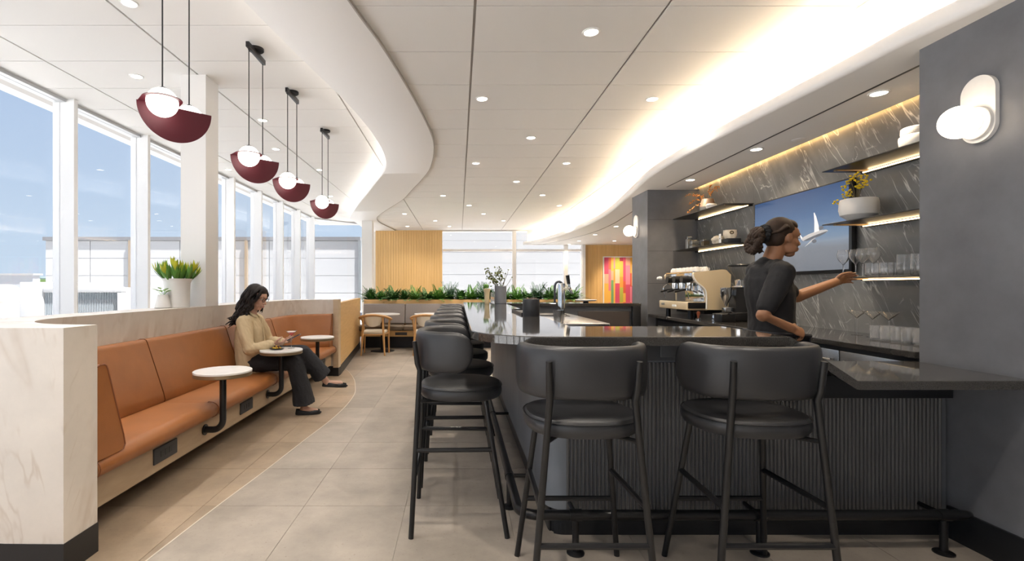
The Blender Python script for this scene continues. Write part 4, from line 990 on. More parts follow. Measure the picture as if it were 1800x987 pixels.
# white bowl with yellow blossoms
fb = thing('flower_bowl', 'white footed bowl of yellow blossoms on the middle right shelf', 'bowl', (3.08, 3.82, 1.81))
MB().lathe([(0, 0), (.058, 0), (.056, .012), (.075, .022), (.118, .055), (.127, .095), (.124, .15), (.118, .176), (.114, .174), (.119, .145), (.12, .1), (.10, .06), (0, .05)], (3.08, 3.82, 1.81), 40).build('bowl', ceram, fb)
MB().lathe([(0, .15), (.116, .15)], (3.08, 3.82, 1.81), 24).build('soil', soil, fb)
yel = mat('blossom_yellow', (.80, .56, .01), .6); random.seed(5)
b = MB(); bl = MB()
for dx, dy, dz_ in ((-.02, .09, .13), (.0, .02, .20), (-.03, .05, .16), (.02, -.05, .13), (.0, .11, .09), (-.02, .17, .02), (.03, .0, .15), (-.01, -.02, .10), (.0, .12, .06)):
    p0_ = Vector((3.08, 3.84, 1.955)); p1 = Vector((3.08+dx, 3.82+dy, 1.98+dz_)); md = (p0_+p1)/2+Vector((0, 0, .04))
    b.tube([tuple(q) for q in spline([p0_, md, p1], 4)], .0022, 5)
    for k in range(9):
        q = p1+Vector((random.gauss(0, .016), random.gauss(0, .020), random.gauss(0, .013))); bl.ell(q, (.010, .010, .008), sub=1)
b.build('stems', stemm, fb); tag(bl.build('blossoms', yel, fb), kind='stuff')
p_ = thing('stone_pot', 'white stone pot with brown veins on the top right shelf', 'pot', (3.08, 3.33, 2.236))
MB().lathe([(0, 0), (.08, 0), (.095, .02), (.10, .07), (.098, .085), (.085, .095), (.09, .105), (.088, .14), (.08, .146), (.074, .14), (0, .12)], (3.08, 3.33, 2.236), 32).build('body', marble('pot_stone', (.75, .72, .67), (.45, .24, .08), 9, (.2, .5, .1), .7, .4, 0, .05, .08), p_)
# left shelves
Z2, Z3 = 2.234, 1.802
vz = thing('twig_vase', 'brown and grey vase with orange leaved twigs on the upper left shelf', 'vase', (3.10, 6.18, Z2))
MB().lathe([(0, 0), (.075, 0), (.088, .03), (.092, .075)], (3.10, 6.18, Z2), 28).build('vase_base', mat('vase_grey', (.06, .06, .065), .5), vz)
MB().lathe([(.092, .075), (.088, .09), (.068, .165), (.064, .172), (.058, .168), (.055, .14), (0, .13)], (3.10, 6.18, Z2), 28).build('vase_neck', mat('vase_brown', (.13, .085, .06), .5), vz)
b = MB(); lf = MB(); random.seed(3)
for tip in ((2.93, 6.35, .26), (3.0, 6.30, .23), (3.12, 6.0, .30), (3.10, 5.93, .27), (2.98, 6.42, .16), (2.96, 6.40, .04), (3.1, 6.12, .33)):
    p1 = Vector((tip[0], tip[1], Z2+tip[2])); p0_ = Vector((3.10, 6.18, Z2+.15)); sp2 = spline([p0_, (p0_+p1)/2+Vector((0, 0, .03)), p1], 6)
    b.tube([tuple(q) for q in sp2], .002, 5)
    for q in sp2[4:]:
        for k in range(2): lf.ell(q+Vector((random.gauss(0, .008), random.gauss(0, .010), random.gauss(0, .008))), (.008, .010, .006), sub=1)
b.build('twigs', stemm, vz); tag(lf.build('leaves', mat('leaf_orange', (.55, .20, .03), .6), vz), kind='stuff')
t = thing('small_bowl', 'small white round bowl beside the twig vase', 'bowl', (3.02, 5.93, Z2))
MB().lathe([(0, 0), (.04, 0), (.058, .03), (.06, .055), (.05, .07), (.046, .066), (.05, .05), (0, .02)], (3.02, 5.93, Z2), 24).build('body', ceram, t)
silv = mat('silver_box', (.50, .50, .49), .3, .8)
for i, (x, y, z, sx, sy_, sz, lab) in enumerate(((3.02, 6.52, Z3, .06, .06, .17, 'tall square silver canister on the lower left shelf'), (3.05, 6.42, Z3, .10, .07, .055, 'flat silver box lowest in the stack on the lower left shelf'), (3.05, 6.42, Z3+.057, .10, .07, .055, 'flat silver box on top of the stack on the lower left shelf'), (3.08, 6.20, Z3, .08, .07, .10, 'bronze tinted glass box beside the silver boxes'))):
    t = thing('canister', lab, 'box', (x, y, z), 'silver canisters on the lower left shelf')
    MB().rbox(x-sx/2, x+sx/2, y-sy_/2, y+sy_/2, z, z+sz*.8, .006).build('body', silv if i < 3 else mat('bronze_glass', (.22, .17, .11), .2, .5), t)
    MB().rbox(x-sx/2-.002, x+sx/2+.002, y-sy_/2-.002, y+sy_/2+.002, z+sz*.8, z+sz, .004).build('lid', steel, t)
t = thing('ceramic_stone', 'cream rock shaped ceramic piece on the lower left shelf', 'ornament', (3.02, 5.78, Z3))
bm = bmesh.new(); bmesh.ops.create_icosphere(bm, subdivisions=4, radius=1)
for v in bm.verts:
    n_ = mnoise.noise(v.co*1.7+Vector((3, 1, 2)))*.28+mnoise.noise(v.co*4)*.08; v.co = Vector((3.02+.06*v.co.x*(1+n_), 5.78+.085*v.co.y*(1+n_), Z3+.056+.056*v.co.z*(1+n_*(v.co.z > 0))))
MB().bm(bm).build('body', mat('cream_ceramic', (.70, .62, .50), .6, var=.15, vscale=25), t, ang=60)
t = tag(MB().rbox(2.958, 2.962, 5.60, 5.645, Z3, Z3+.11, .001, 1).build('price_card', mat('card_white', (.85, .85, .84), .6), None, loc=(2.96, 5.62, Z3)), 'small white upright card on the lower left shelf', 'card')
MB().box(2.9572, 2.958, 5.615, 5.628, Z3+.05, Z3+.065).build('printed_mark', blk, t, ang=0)
tag(MB().rbox(2.98, 3.13, 5.50, 5.66, Z3, Z3+.05, .004).build('stand_block', blackbase, None, loc=(3.05, 5.58, Z3)), 'black block under the handled cream pot', 'block')
t = thing('handled_pot', 'cream pot with two dark handles on a black block', 'pot', (3.05, 5.58, Z3+.05))
MB().lathe([(0, 0), (.05, 0), (.068, .03), (.072, .06), (.066, .09), (.069, .097), (.063, .097), (.06, .085), (0, .02)], (3.05, 5.58, Z3+.05), 32).build('body', MATS['cream_ceramic'], t)
for dy in (-.075, .075): MB().tube([(3.03+.02*math.cos(a), 5.58+dy, Z3+.115+.014*math.sin(a)) for a in [2*PI*i/12 for i in range(13)]], .006, 6).build('handle', stemm, t)

# ---- espresso machine
cm = thing('espresso_machine', 'cream and chrome espresso machine at the far end of the back counter', 'coffee machine', (2.85, 6.0, ZC))
creamp = mat('cream_enamel', (.60, .48, .31), .3, coat=.3)
prof = [(2.656, 1.454), (2.66, 1.42), (2.697, 1.363), (2.75, 1.32), (2.785, 1.28), (2.803, 1.217), (2.803, 1.05), (3.07, 1.05), (3.085, 1.45), (3.03, 1.505), (2.99, 1.51), (2.67, 1.478)]
def side(y0, y1, name, m_):
    k = len(prof); vs = [(x, y0, z) for x, z in prof]+[(x, y1, z) for x, z in prof]
    MB().add(vs, [tuple(range(k)), tuple(range(2*k-1, k-1, -1))]+[(i, (i+1) % k, k+(i+1) % k, k+i) for i in range(k)]).build(name, m_, cm, ang=30)
side(5.62, 5.66, 'side_panel', creamp); side(6.38, 6.42, 'side_panel', creamp)
pr = spline([(2.654, 5.616, 1.454), (2.658, 5.616, 1.42), (2.697, 5.616, 1.363), (2.78, 5.616, 1.29), (2.803, 5.616, 1.217), (2.803, 5.616, 1.06)], 5)
MB().tube([tuple(q) for q in pr], .009, 8).build('side_trim', white, cm)
MB().rbox(2.68, 3.07, 5.66, 6.38, 1.36, 1.49, .02).build('boiler_housing', chrome, cm)
MB().rbox(2.80, 3.07, 5.66, 6.38, 1.05, 1.36, .01).build('back_splash', chrome, cm)
MB().rbox(2.588, 2.83, 5.63, 6.41, 1.045, 1.14, .012).build('drip_tray', creamp, cm)
MB().rbox(2.60, 2.80, 5.622, 5.632, 1.065, 1.135, .004).build('tray_end', blk, cm)
MB().box(2.60, 2.80, 5.66, 6.38, 1.14, 1.146).build('tray_grid', steel, cm, ang=0)
MB().rbox(2.585, 2.589, 5.90, 6.02, 1.075, 1.10, .001, 1).build('badge', white, cm)
MB().rbox(2.585, 2.589, 6.24, 6.33, 1.085, 1.112, .001, 1).build('badge', silv, cm)
MB().box(2.80, 3.06, 5.66, 6.38, 1.0, 1.05).build('underbody', blk, cm, ang=0)
for x in (2.67, 3.0):
    for y in (5.72, 6.32): MB().lathe([(0, ZC), (.03, ZC), (.026, 1.05), (0, 1.05)], (x, y, 0), 16).build('foot', blk, cm)
for y in (5.80, 6.0, 6.20):
    gh = MB().tube([(2.72, y, 1.40), (2.60, y, 1.40)], .042, 18).build('group_dial', blk, cm)
    MB().lathe([(0, 1.29), (.034, 1.29), (.036, 1.36), (0, 1.36)], (2.70, y, 0), 18).build('group_head', chrome, cm)
    pf = MB().tube([(2.69, y, 1.285), (2.62, y+.01, 1.275), (2.53, y+.02, 1.255)], [.012, .013, .015], 10).build('portafilter', blk, cm)
    MB().lathe([(0, 1.265), (.035, 1.268), (.037, 1.292), (0, 1.292)], (2.70, y, 0), 18).build('portafilter_basket', chrome, pf)
for y in (5.69, 6.34):
    MB().tube([tuple(q) for q in spline([(2.66, y, 1.34), (2.62, y, 1.31), (2.615, y, 1.26), (2.64, y, 1.17)], 5)], .006, 8).build('steam_wand', chrome, cm)
MB().lathe([(0, 0), (.022, .005), (.026, .03), (.016, .06), (0, .064)], (2.60, 6.35, 1.42), 14, Matrix.Rotation(-PI/2, 3, 'Y')).build('steam_knob', white, cm)
MB().box(2.665, 2.70, 5.66, 6.38, 1.475, 1.49).build('cup_rail', chrome, cm, ang=0)
sp_ = []
for j in range(7):
    for i in range(2): sp_.append((2.74+.10*i, 5.72+.10*j, 1.49, 'white cup upside down on the espresso machine, %s row, number %s' % (('front', 'rear')[i], ('one', 'two', 'three', 'four', 'five', 'six', 'seven')[j])))
t = thing('coffee_cup', 'cup', 'cup'); MB().lathe([(.040, 0), (.040, .01), (.034, .035), (.024, .05), (.02, .055), (0, .055)], n=20).build('body', ceram, t)
MB().tube([(.038+.014*math.sin(a), 0, .028-.014*math.cos(a)) for a in [PI*i/8 for i in range(9)]], .004, 6).build('handle', ceram, t)
put(t, sp_, 'white cups on the espresso machine')
# ---- grinder
gx, gy = 3.02, 5.33
gr = thing('coffee_grinder', 'black coffee grinder with clear bean hopper beside the espresso machine', 'grinder', (gx, gy, ZC))
MB().rbox(gx-.11, gx+.10, gy-.09, gy+.09, ZC, ZC+.10, .015).build('base', blk, gr)
vs = []; 
for z, a_, b2 in ((ZC+.10, .085, .075), (ZC+.30, .080, .07), (ZC+.365, .07, .065)): vs += [(gx-a_, gy-b2, z), (gx+a_, gy-b2, z), (gx+a_, gy+b2, z), (gx-a_, gy+b2, z)]
MB().add(vs, [(0, 1, 2, 3), (11, 10, 9, 8)]+[(4*q+i, 4*q+(i+1) % 4, 4*q+4+(i+1) % 4, 4*q+4+i) for q in (0, 1) for i in range(4)]).build('body', mat('grinder_black', (.015, .015, .016), .25), gr, ang=30)
MB().lathe([(0, ZC+.365), (.075, ZC+.365), (.07, ZC+.38), (.045, ZC+.385), (.048, ZC+.44), (.03, ZC+.45), (0, ZC+.45)], (gx, gy, 0), 24).build('collar', chrome, gr)
MB().lathe([(.035, ZC+.44), (.05, ZC+.47), (.11, ZC+.58), (.112, ZC+.59)], (gx, gy, 0), 28).build('hopper', thin, gr)
MB().lathe([(0, ZC+.588), (.115, ZC+.588), (.117, ZC+.60), (.11, ZC+.612), (0, ZC+.615)], (gx, gy, 0), 28).build('hopper_lid', blk, gr)
MB().lathe([(.012, ZC+.16), (.02, ZC+.19), (.055, ZC+.27), (.058, ZC+.36), (0, ZC+.365)], (gx-.15, gy, 0), 24).build('doser', chrome, gr)
MB().box(gx-.12, gx-.08, gy-.03, gy+.03, ZC+.28, ZC+.34).build('doser_arm', chrome, gr, ang=0)
MB().rbox(gx-.18, gx-.09, gy-.035, gy+.035, ZC+.09, ZC+.15, .01).build('portafilter_fork', steel, gr)
t = thing('tamper', 'tamper with a wooden handle before the espresso machine', 'tamper', (2.68, 5.55, ZC))
MB().lathe([(0, 0), (.029, 0), (.029, .018), (.008, .026), (0, .027)], (2.68, 5.55, ZC), 20).build('tamp_base', chrome, t)
MB().lathe([(.008, .026), (.011, .04), (.019, .07), (.017, .09), (.0, .098)], (2.68, 5.55, ZC), 18).build('handle', mat('red_wood', (.22, .06, .025), .35), t)
t = thing('milk_jug', 'small steel milk jug left of the grinder', 'jug', (2.80, 5.42, ZC))
MB().lathe([(0, 0), (.034, 0), (.036, .01), (.03, .05), (.026, .07), (.03, .08), (.027, .08), (.024, .07), (0, .01)], (2.80, 5.42, ZC), 22).build('body', chrome, t)
MB().tube([(2.80, 5.42-.03-.02*math.sin(a), ZC+.045-.024*math.cos(a)) for a in [PI*i/8 for i in range(9)]], .004, 6).build('handle', chrome, t)
t = thing('knock_box', 'black knock box with a rubber bar by the grinder', 'knock box', (2.78, 5.20, ZC))
MB().rbox(2.71, 2.86, 5.12, 5.28, ZC, ZC+.09, .012).build('box', blk, t); MB().tube([(2.785, 5.12, ZC+.085), (2.785, 5.28, ZC+.085)], .011, 10).build('knock_bar', blk, t)

# ================================================================ ON AND BEHIND THE BAR TOP
ZT = 1.09
t = thing('cream_vase', 'slim ribbed cream vase with sprigs on the far end of the bar', 'vase', (.375, 6.60, ZT))
MB().lathe([(0, 0), (.030, 0), (.034, .01), (.032, .05), (.034, .10), (.036, .15), (.044, .175), (.046, .195), (.042, .2), (.038, .19), (.03, .15), (0, .12)], (.375, 6.60, ZT), 28).build('body', mat('vase_cream', (.62, .50, .30), .5), t)
b = MB(); random.seed(8)
for k in range(26): q = Vector((.375+random.gauss(0, .025), 6.60+random.gauss(0, .02), ZT+.21+random.random()*.04)); b.ell(q, (.014, .012, .006), Euler((random.random()*3, random.random()*3, 0)).to_matrix(), sub=1)
tag(b.build('sprigs', leafm, t), kind='stuff')
t = thing('glass_jar', 'clear glass jar between the cream vase and the grey vase', 'jar', (.455, 6.58, ZT))
MB().lathe(wall2([(0, 0), (.032, 0), (.036, .01), (.036, .13), (.033, .15)], .002), (.455, 6.58, ZT), 24).build('body', drinkglass, t)
t = thing('grey_vase', 'dark grey cylinder vase with leafy branches on the far end of the bar', 'vase', (.555, 6.60, ZT))
MB().lathe([(0, 0), (.076, 0), (.079, .004), (.079, .232), (.076, .235), (.070, .232), (.070, .05), (0, .05)], (.555, 6.60, ZT), 36).build('body', ceramg, t)
b = MB(); lf = MB(); random.seed(4)
for tip, leafy_ in (((.36, 6.6, .44), 1), ((.40, 6.62, .36), 1), ((.50, 6.55, .40), 1), ((.44, 6.58, .30), 1), ((.53, 6.6, .47), 1), ((.66, 6.6, .45), 0), ((.71, 6.62, .35), 0), ((.62, 6.6, .40), 0), ((.60, 6.58, .33), 0)):
    p0_ = Vector((.555+random.gauss(0, .02), 6.60, ZT+.15)); p1 = Vector((tip[0], tip[1], ZT+tip[2])); sp2 = spline([p0_, p0_.lerp(p1, .55)+Vector((.02, 0, .03)), p1], 8)
    b.tube([tuple(q) for q in sp2], [.003]*(len(sp2)-4)+[.002]*4, 5)
    if not leafy_: lf.ell(p1, (.012, .010, .009), sub=1)
    for q in (sp2[6:] if leafy_ else []):
        for k in range(3): lf.ell(q+Vector((random.gauss(0, .020), random.gauss(0, .018), random.gauss(0, .016))), (.017, .004, .010), Euler((random.random()*3, random.random()*3, random.random()*3)).to_matrix(), sub=1)
b.build('branches', stemm, t); tag(lf.build('leaves', olive, t), kind='stuff')
t = thing('caddy', 'dark round caddy filled with packets on the inner edge of the bar', 'caddy', (.548, 3.76, ZT))
MB().lathe([(0, 0), (.062, 0), (.064, .003), (.064, .128), (.062, .130), (.057, .128), (.057, .06), (0, .06)], (.548, 3.76, ZT), 36).build('body', mat('caddy_dark', (.045, .045, .048), .4), t)
b = MB(); random.seed(2)
for k in range(16):
    M = Matrix.Translation((.548+random.uniform(-.034, .034), 3.76+random.uniform(-.034, .034), ZT+.108)) @ Euler((random.gauss(0, .3), random.gauss(0, .3), random.random()*3)).to_matrix().to_4x4(); b.box(-.018, .018, -.002, .002, -.045, .030, M)
tag(b.build('packets', mat('packet_brown', (.16, .12, .09), .6), t, ang=0), kind='stuff')
t = thing('bar_tray', 'long flat black tray on the inner edge of the bar', 'tray', (.545, 4.22, ZT))
MB().rbox(.49, .60, 3.88, 4.60, ZT, ZT+.007, .002).build('tray_floor', blackbase, t)
for x0, x1, y0, y1 in ((.49, .495, 3.88, 4.60), (.595, .60, 3.88, 4.60), (.49, .60, 3.88, 3.885), (.49, .60, 4.595, 4.60)): MB().box(x0, x1, y0, y1, ZT+.004, ZT+.018).build('rim', blackbase, t, ang=0)
# under-counter steel unit with beer tower
ZI = .98
kc = thing('keg_cooler', 'steel topped keg cooler cabinet standing inside the bar', 'cabinet', (1.01, 5.3, 0))
MB().rbox(.66, 1.345, 4.52, 6.28, .02, ZI-.07, .006).build('body', steel, kc)
MB().rbox(.64, 1.37, 4.49, 6.30, ZI-.05, ZI, .006).build('steel_top', steel, kc)
MB().rbox(.67, 1.335, 4.505, 4.525, .10, ZI-.09, .006).build('door', steel, kc)
MB().tube([(1.30, 4.485, .55), (1.30, 4.485, .85)], .009, 8).build('handle', chrome, kc)
MB().rbox(1.285, 1.315, 4.488, 4.50, ZI-.13, ZI-.085, .002).build('lock', steel, kc)
MB().box(.80, 1.25, 5.55, 5.80, ZI, ZI+.004).build('drip_grate', chrome, kc, ang=0)
bt = thing('beer_tower', 'chrome beer tap tower with two black handles', 'tap', (1.225, 5.92, ZI))
MB().lathe([(0, 0), (.062, 0), (.062, .012), (.045, .018), (.043, .36), (.040, .372), (0, .376)], (1.225, 5.92, ZI), 28).build('column', chrome, bt)
for dy in (-.035, .035):
    f = MB().tube([(1.225, 5.92+dy, ZI+.315), (1.325, 5.92+dy, ZI+.315)], .012, 12).build('faucet', chrome, bt)
    MB().tube([(1.315, 5.92+dy, ZI+.325), (1.34, 5.92+dy, ZI+.28), (1.347, 5.92+dy, ZI+.25)], [.013, .010, .009], 10).build('spout', chrome, f)
    MB().tube([(1.32, 5.92+dy, ZI+.32), (1.312, 5.92+dy, ZI+.37)], .007, 8).build('lever', chrome, f)
    MB().tube([(1.312, 5.92+dy, ZI+.365), (1.297+dy*.1, 5.92+dy*1.2, ZI+.47)], [.012, .017], 10).build('tap_handle', blk, f)
gt = thing('gooseneck_tap', 'matt black gooseneck tap behind the beer tower', 'tap', (1.325, 6.85, ZT))
MB().tube([(1.325, 6.85, ZT), (1.325, 6.85, ZT+.22)]+[(1.325+.055-.055*math.cos(a), 6.85, ZT+.22+.075*math.sin(a)) for a in [PI*i/12 for i in range(1, 13)]]+[(1.435, 6.85, ZT+.16)], .016, 12).build('spout', mat('matt_blue_black', (.03, .035, .05), .5), gt)
MB().lathe([(0, 0), (.03, 0), (.03, .01), (.018, .014), (0, .014)], (1.325, 6.85, ZT), 20).build('base', blk, gt)
t = thing('shaker_tin', 'polished steel shaker tin just inside the bar', 'shaker', (.93, 4.62, ZI))
MB().lathe([(0, 0), (.042, 0), (.044, .003), (.053, .115), (.051, .115), (.04, .005), (0, .004)], (.93, 4.62, ZI), 28).build('body', steel, t)
t = thing('serving_dish', 'white dish on a black stand by the far oak wall', 'dish', (1.72, 6.95, ZT))
MB().lathe([(0, 0), (.04, 0), (.035, .02), (0, .02)], (1.78, 6.95, ZT), 20).build('stand', blk, t)
MB().lathe([(0, .02), (.13, .024), (.15, .042), (.145, .044), (.12, .03), (0, .028)], (1.78, 6.95, ZT), 32).build('dish', ceram, t)

# ================================================================ POTTED PLANTS ON THE LEDGE
def lance(b, p, d, L_, w_, bend, rng):
    d = d.normalized(); s_ = d.cross(Vector((0, 0, 1)));
    if s_.length < 1e-3: s_ = Vector((1, 0, 0))
    s_.normalize(); u = s_.cross(d); vs = []; n = 5
    for i in range(n+1):
        t = i/n; q = p+d*L_*t+u*bend*L_*t*t; ww = w_*math.sin(PI*min(1, .12+t*.9))**.8
        vs += [q-s_*ww+u*ww*.25, q, q+s_*ww+u*ww*.25]
    o = len(b.v); b.v += [tuple(v) for v in vs]
    for i in range(n):
        for j in (0, 1): b.f.append((o+3*i+j, o+3*i+j+1, o+3*i+4+j, o+3*i+3+j)); b.mi.append(b.cur)
ZW = 1.124
pc = (-2.555, 4.50, ZW)
t = thing('potted_plant', 'large white flared pot of green and yellow pointed leaves beside the column', 'plant', pc)
MB().lathe([(0, 0), (.098, 0), (.103, .006), (.104, .16), (.108, .22), (.120, .252), (.127, .262), (.121, .262), (.108, .24), (.10, .2), (0, .2)], pc, 40).build('pot', ceram, t)
MB().lathe([(0, .2), (.10, .2)], pc, 20).build('soil', soil, t)
rng = random.Random(11)
for k in range(17):
    a = k*2.4; rr = .022*math.sqrt(k); base_ = Vector((pc[0]+rr*math.cos(a)*.9, pc[1]+rr*math.sin(a)*.9, ZW+.21)); out = Vector((math.cos(a)*rr*9.5, math.sin(a)*rr*9.5, .9)).normalized()
    L_ = .10+.07*rng.random(); tip = base_+out*L_; b = MB()
    b.cur = 0
    for j in range(9): 
        aa = j*2.4+k; dd = (out*(.9+.5*rng.random())+Vector((math.cos(aa), math.sin(aa), 0))*.65); lance(b, base_.lerp(tip, .25+.6*j/9), dd, .10+.03*rng.random(), .0105, .25, rng)
    b.cur = 1
    for j in range(6):
        aa = j*PI/3+k; dd = (out*1.3+Vector((math.cos(aa), math.sin(aa), 0))*.45); lance(b, tip-out*.01, dd, .085+.03*rng.random(), .0105, .35, rng)
    b.build('leaf_rosette', [leafm, leafy if rng.random() < .55 else leafl], t, ang=60, fix=False)
pc = (-2.60, 4.36, ZW)
t = thing('potted_plant', 'small white tapered pot with bright green leaves left of the large pot', 'plant', pc)
MB().lathe([(0, 0), (.058, 0), (.066, .006), (.064, .02), (.040, .118), (.036, .12), (.032, .11), (0, .10)], pc, 32).build('pot', ceram, t)
for k in range(9):
    a = k*2.4; b = MB(); d = Vector((math.cos(a), math.sin(a), 1.1+.7*rng.random())); p0_ = Vector(pc)+Vector((0, 0, .10)); p1 = p0_+d.normalized()*(.05+.03*rng.random())
    b.cur = 1; b.tube([tuple(p0_), tuple(p1)], .0016, 5); b.cur = 0; lance(b, p1, Vector((math.cos(a), math.sin(a), .25)), .045, .016, .1, rng)
    b.build('leaf', [mat('leaf_fresh', (.22, .42, .06), .5) if 'leaf_fresh' not in MATS else MATS['leaf_fresh'], leafm], t, ang=60, fix=False)

# ================================================================ FAR SEATING
gb2 = thing('grey_banquette', 'long grey fabric banquette with brown seat below the fern planter', 'bench', (.2, 10.7, 0))
xs_ = [-2.10, -1.18, -.26, .66, 1.58, 2.5]
for a, c in zip(xs_, xs_[1:]):
    M = Matrix.Translation((0, 10.93, .52)) @ Matrix.Rotation(-.12, 4, 'X')
    MB().rbox(a+.004, c-.004, -.09, .0, -.02, .42, .025, 4, M).build('back_cushion', fabric, gb2)
    MB().rbox(a+.004-.12*(a < -2), c-.004, 10.40, 10.90, .39, .495, .03, 4).build('seat_cushion', brownl, gb2)
MB().rbox(-2.22, 2.5, 10.45, 10.93, .265, .388, .004).build('oak_rail', oakh, gb2)
MB().box(-2.1, 2.5, 10.70, 10.93, 0, .265).build('toe_kick', mat('kick_navy', (.012, .016, .026), .5), gb2, ang=0)
for x in (-1.34, .9): MB().rbox(x, x+.25, 10.443, 10.452, .295, .355, .003).build('power_outlet', MATS['outlet_grey'], gb2)
pl = thing('planter', 'long honey oak planter ledge behind the grey banquette', 'planter', (.2, 11.1, 0))
MB().rbox(-2.10, 2.75, 10.95, 10.99, .0, 1.034, .003).build('front_board', oakh, pl)
MB().rbox(-2.10, 2.75, 11.42, 11.46, .0, 1.034, .003).build('rear_board', oakh, pl)
for x in (-2.10, 2.71): MB().box(x, x+.04, 10.99, 11.42, 0, 1.03).build('end_board', oakh, pl, ang=0)
MB().box(-2.06, 2.71, 10.99, 11.42, .3, .98).build('soil', soil, pl, ang=0)
def fern(seed, h, m_, spread, kind):
    rng = random.Random(seed); t = thing('fern', 'fern', 'plant', (0, 0, 0)); b = MB(); nf = 46
    for k in range(nf):
        a = k*2.39996; el_ = rng.uniform(.35, 1.25); L_ = h*rng.uniform(.6, 1.1)
        d = Vector((math.cos(a)*math.cos(el_)*spread, math.sin(a)*math.cos(el_)*spread, math.sin(el_))); pts = []
        for i in range(12): s_ = i/11; pts.append(Vector((0, 0, -.01))+d*L_*s_+Vector((0, 0, -.42*L_*s_*s_*math.cos(el_))))
        for i in range(1, 12):
            tg = (pts[i]-pts[i-1]).normalized(); sd = tg.cross(Vector((0, 0, 1))).normalized() if abs(tg.z) < .98 else Vector((1, 0, 0)); up = sd.cross(tg)
            ll = L_*(.24 if kind == 0 else .16)*(1-.75*(i/11)**1.5)
            for sg in (1, -1):
                q = pts[i-1].lerp(pts[i], .5); tipv = q+sd*sg*ll+tg*ll*.6+up*rng.uniform(-.2, .25)*ll; wv = tg*L_*(.052 if kind == 0 else .026)
                o = len(b.v); b.v += [tuple(q-wv), tuple((q+tipv)/2+wv*.9-up*.002), tuple(tipv), tuple((q+tipv)/2-wv*.9)]; b.f.append((o, o+1, o+2, o+3)); b.mi.append(0)
    b.build('fronds', m_, t, ang=0, fix=False); return t
protos = [fern(1, .25, leafd, 1.0, 0), fern(2, .26, leafm, 1.0, 0), fern(3, .34, mat('leaf_bluegreen', (.05, .14, .06), .55, var=.3, vscale=20), .7, 1)]
lime = fern(9, .30, leafl, .7, 1)
wh = ('at the left end of', 'next to the left end of', 'third in', 'fourth in', 'fifth in', 'sixth in', 'seventh in', 'eighth in', 'ninth in', 'tenth in', 'eleventh in', 'twelfth in', 'thirteenth in', 'fourteenth in', 'fifteenth in', 'sixteenth in', 'seventeenth in', 'eighteenth in', 'at the right end of')
rng = random.Random(21); used = set()
for i in range(19):
    x = -1.98+i*.252; k = [0, 1, 0, 0, 1, 0, 1, 2, 0, 1, 2, 0, 1, 1, 0, 2, 1, 0, 1][i]; lab = ('dark green fern', 'mid green fern', 'feathery blue green fern')[k]+' '+wh[i]+' the oak planter'
    loc = (x, 11.16+rng.uniform(-.02, .10), 1.0)
    if k in used: o = dup(protos[k], loc, rng.random()*6, lab)
    else: o = protos[k]; o.location = loc; o['label'] = lab; used.add(k)
    s_ = rng.uniform(1.45, 1.85); o.scale = (s_, s_, s_); o['group'] = 'ferns in the oak planter'
lime.location = (-.36, 11.34, 1.02); lime.scale = (1.35, 1.35, 1.35); lime['label'] = 'lime yellow leafy plant standing out among the ferns before the oak panel'; lime['group'] = 'ferns in the oak planter'
o = dup(lime, (-.95, 11.34, .99), 1.3, 'small lime sprig poking up left of the larger lime plant'); o.scale = (1.1, 1.1, 1.4)
def cafe_table(x, y, lab, first=None):
    if first: return dup(first, (x, y, 0), None, lab)
    t = thing('cafe_table', lab, 'table', (x, y, 0), 'round tables at the grey banquette')
    MB().lathe([(0, .742), (.345, .742), (.352, .748), (.352, .762), (.347, .766), (0, .766)], (x, y, 0), 48).build('table_top', stonew, t)
    MB().tube([(x, y, .02), (x, y, .742)], .038, 16).build('post', blk, t)
    MB().lathe([(0, 0), (.24, 0), (.24, .008), (.05, .02), (0, .02)], (x, y, 0), 32).build('base', blk, t); return t
c0 = cafe_table(-1.56, 10.15, 'round white table behind the left beech chair')
cafe_table(-.56, 10.15, 'round white table half hidden behind the row of bar stools', c0)
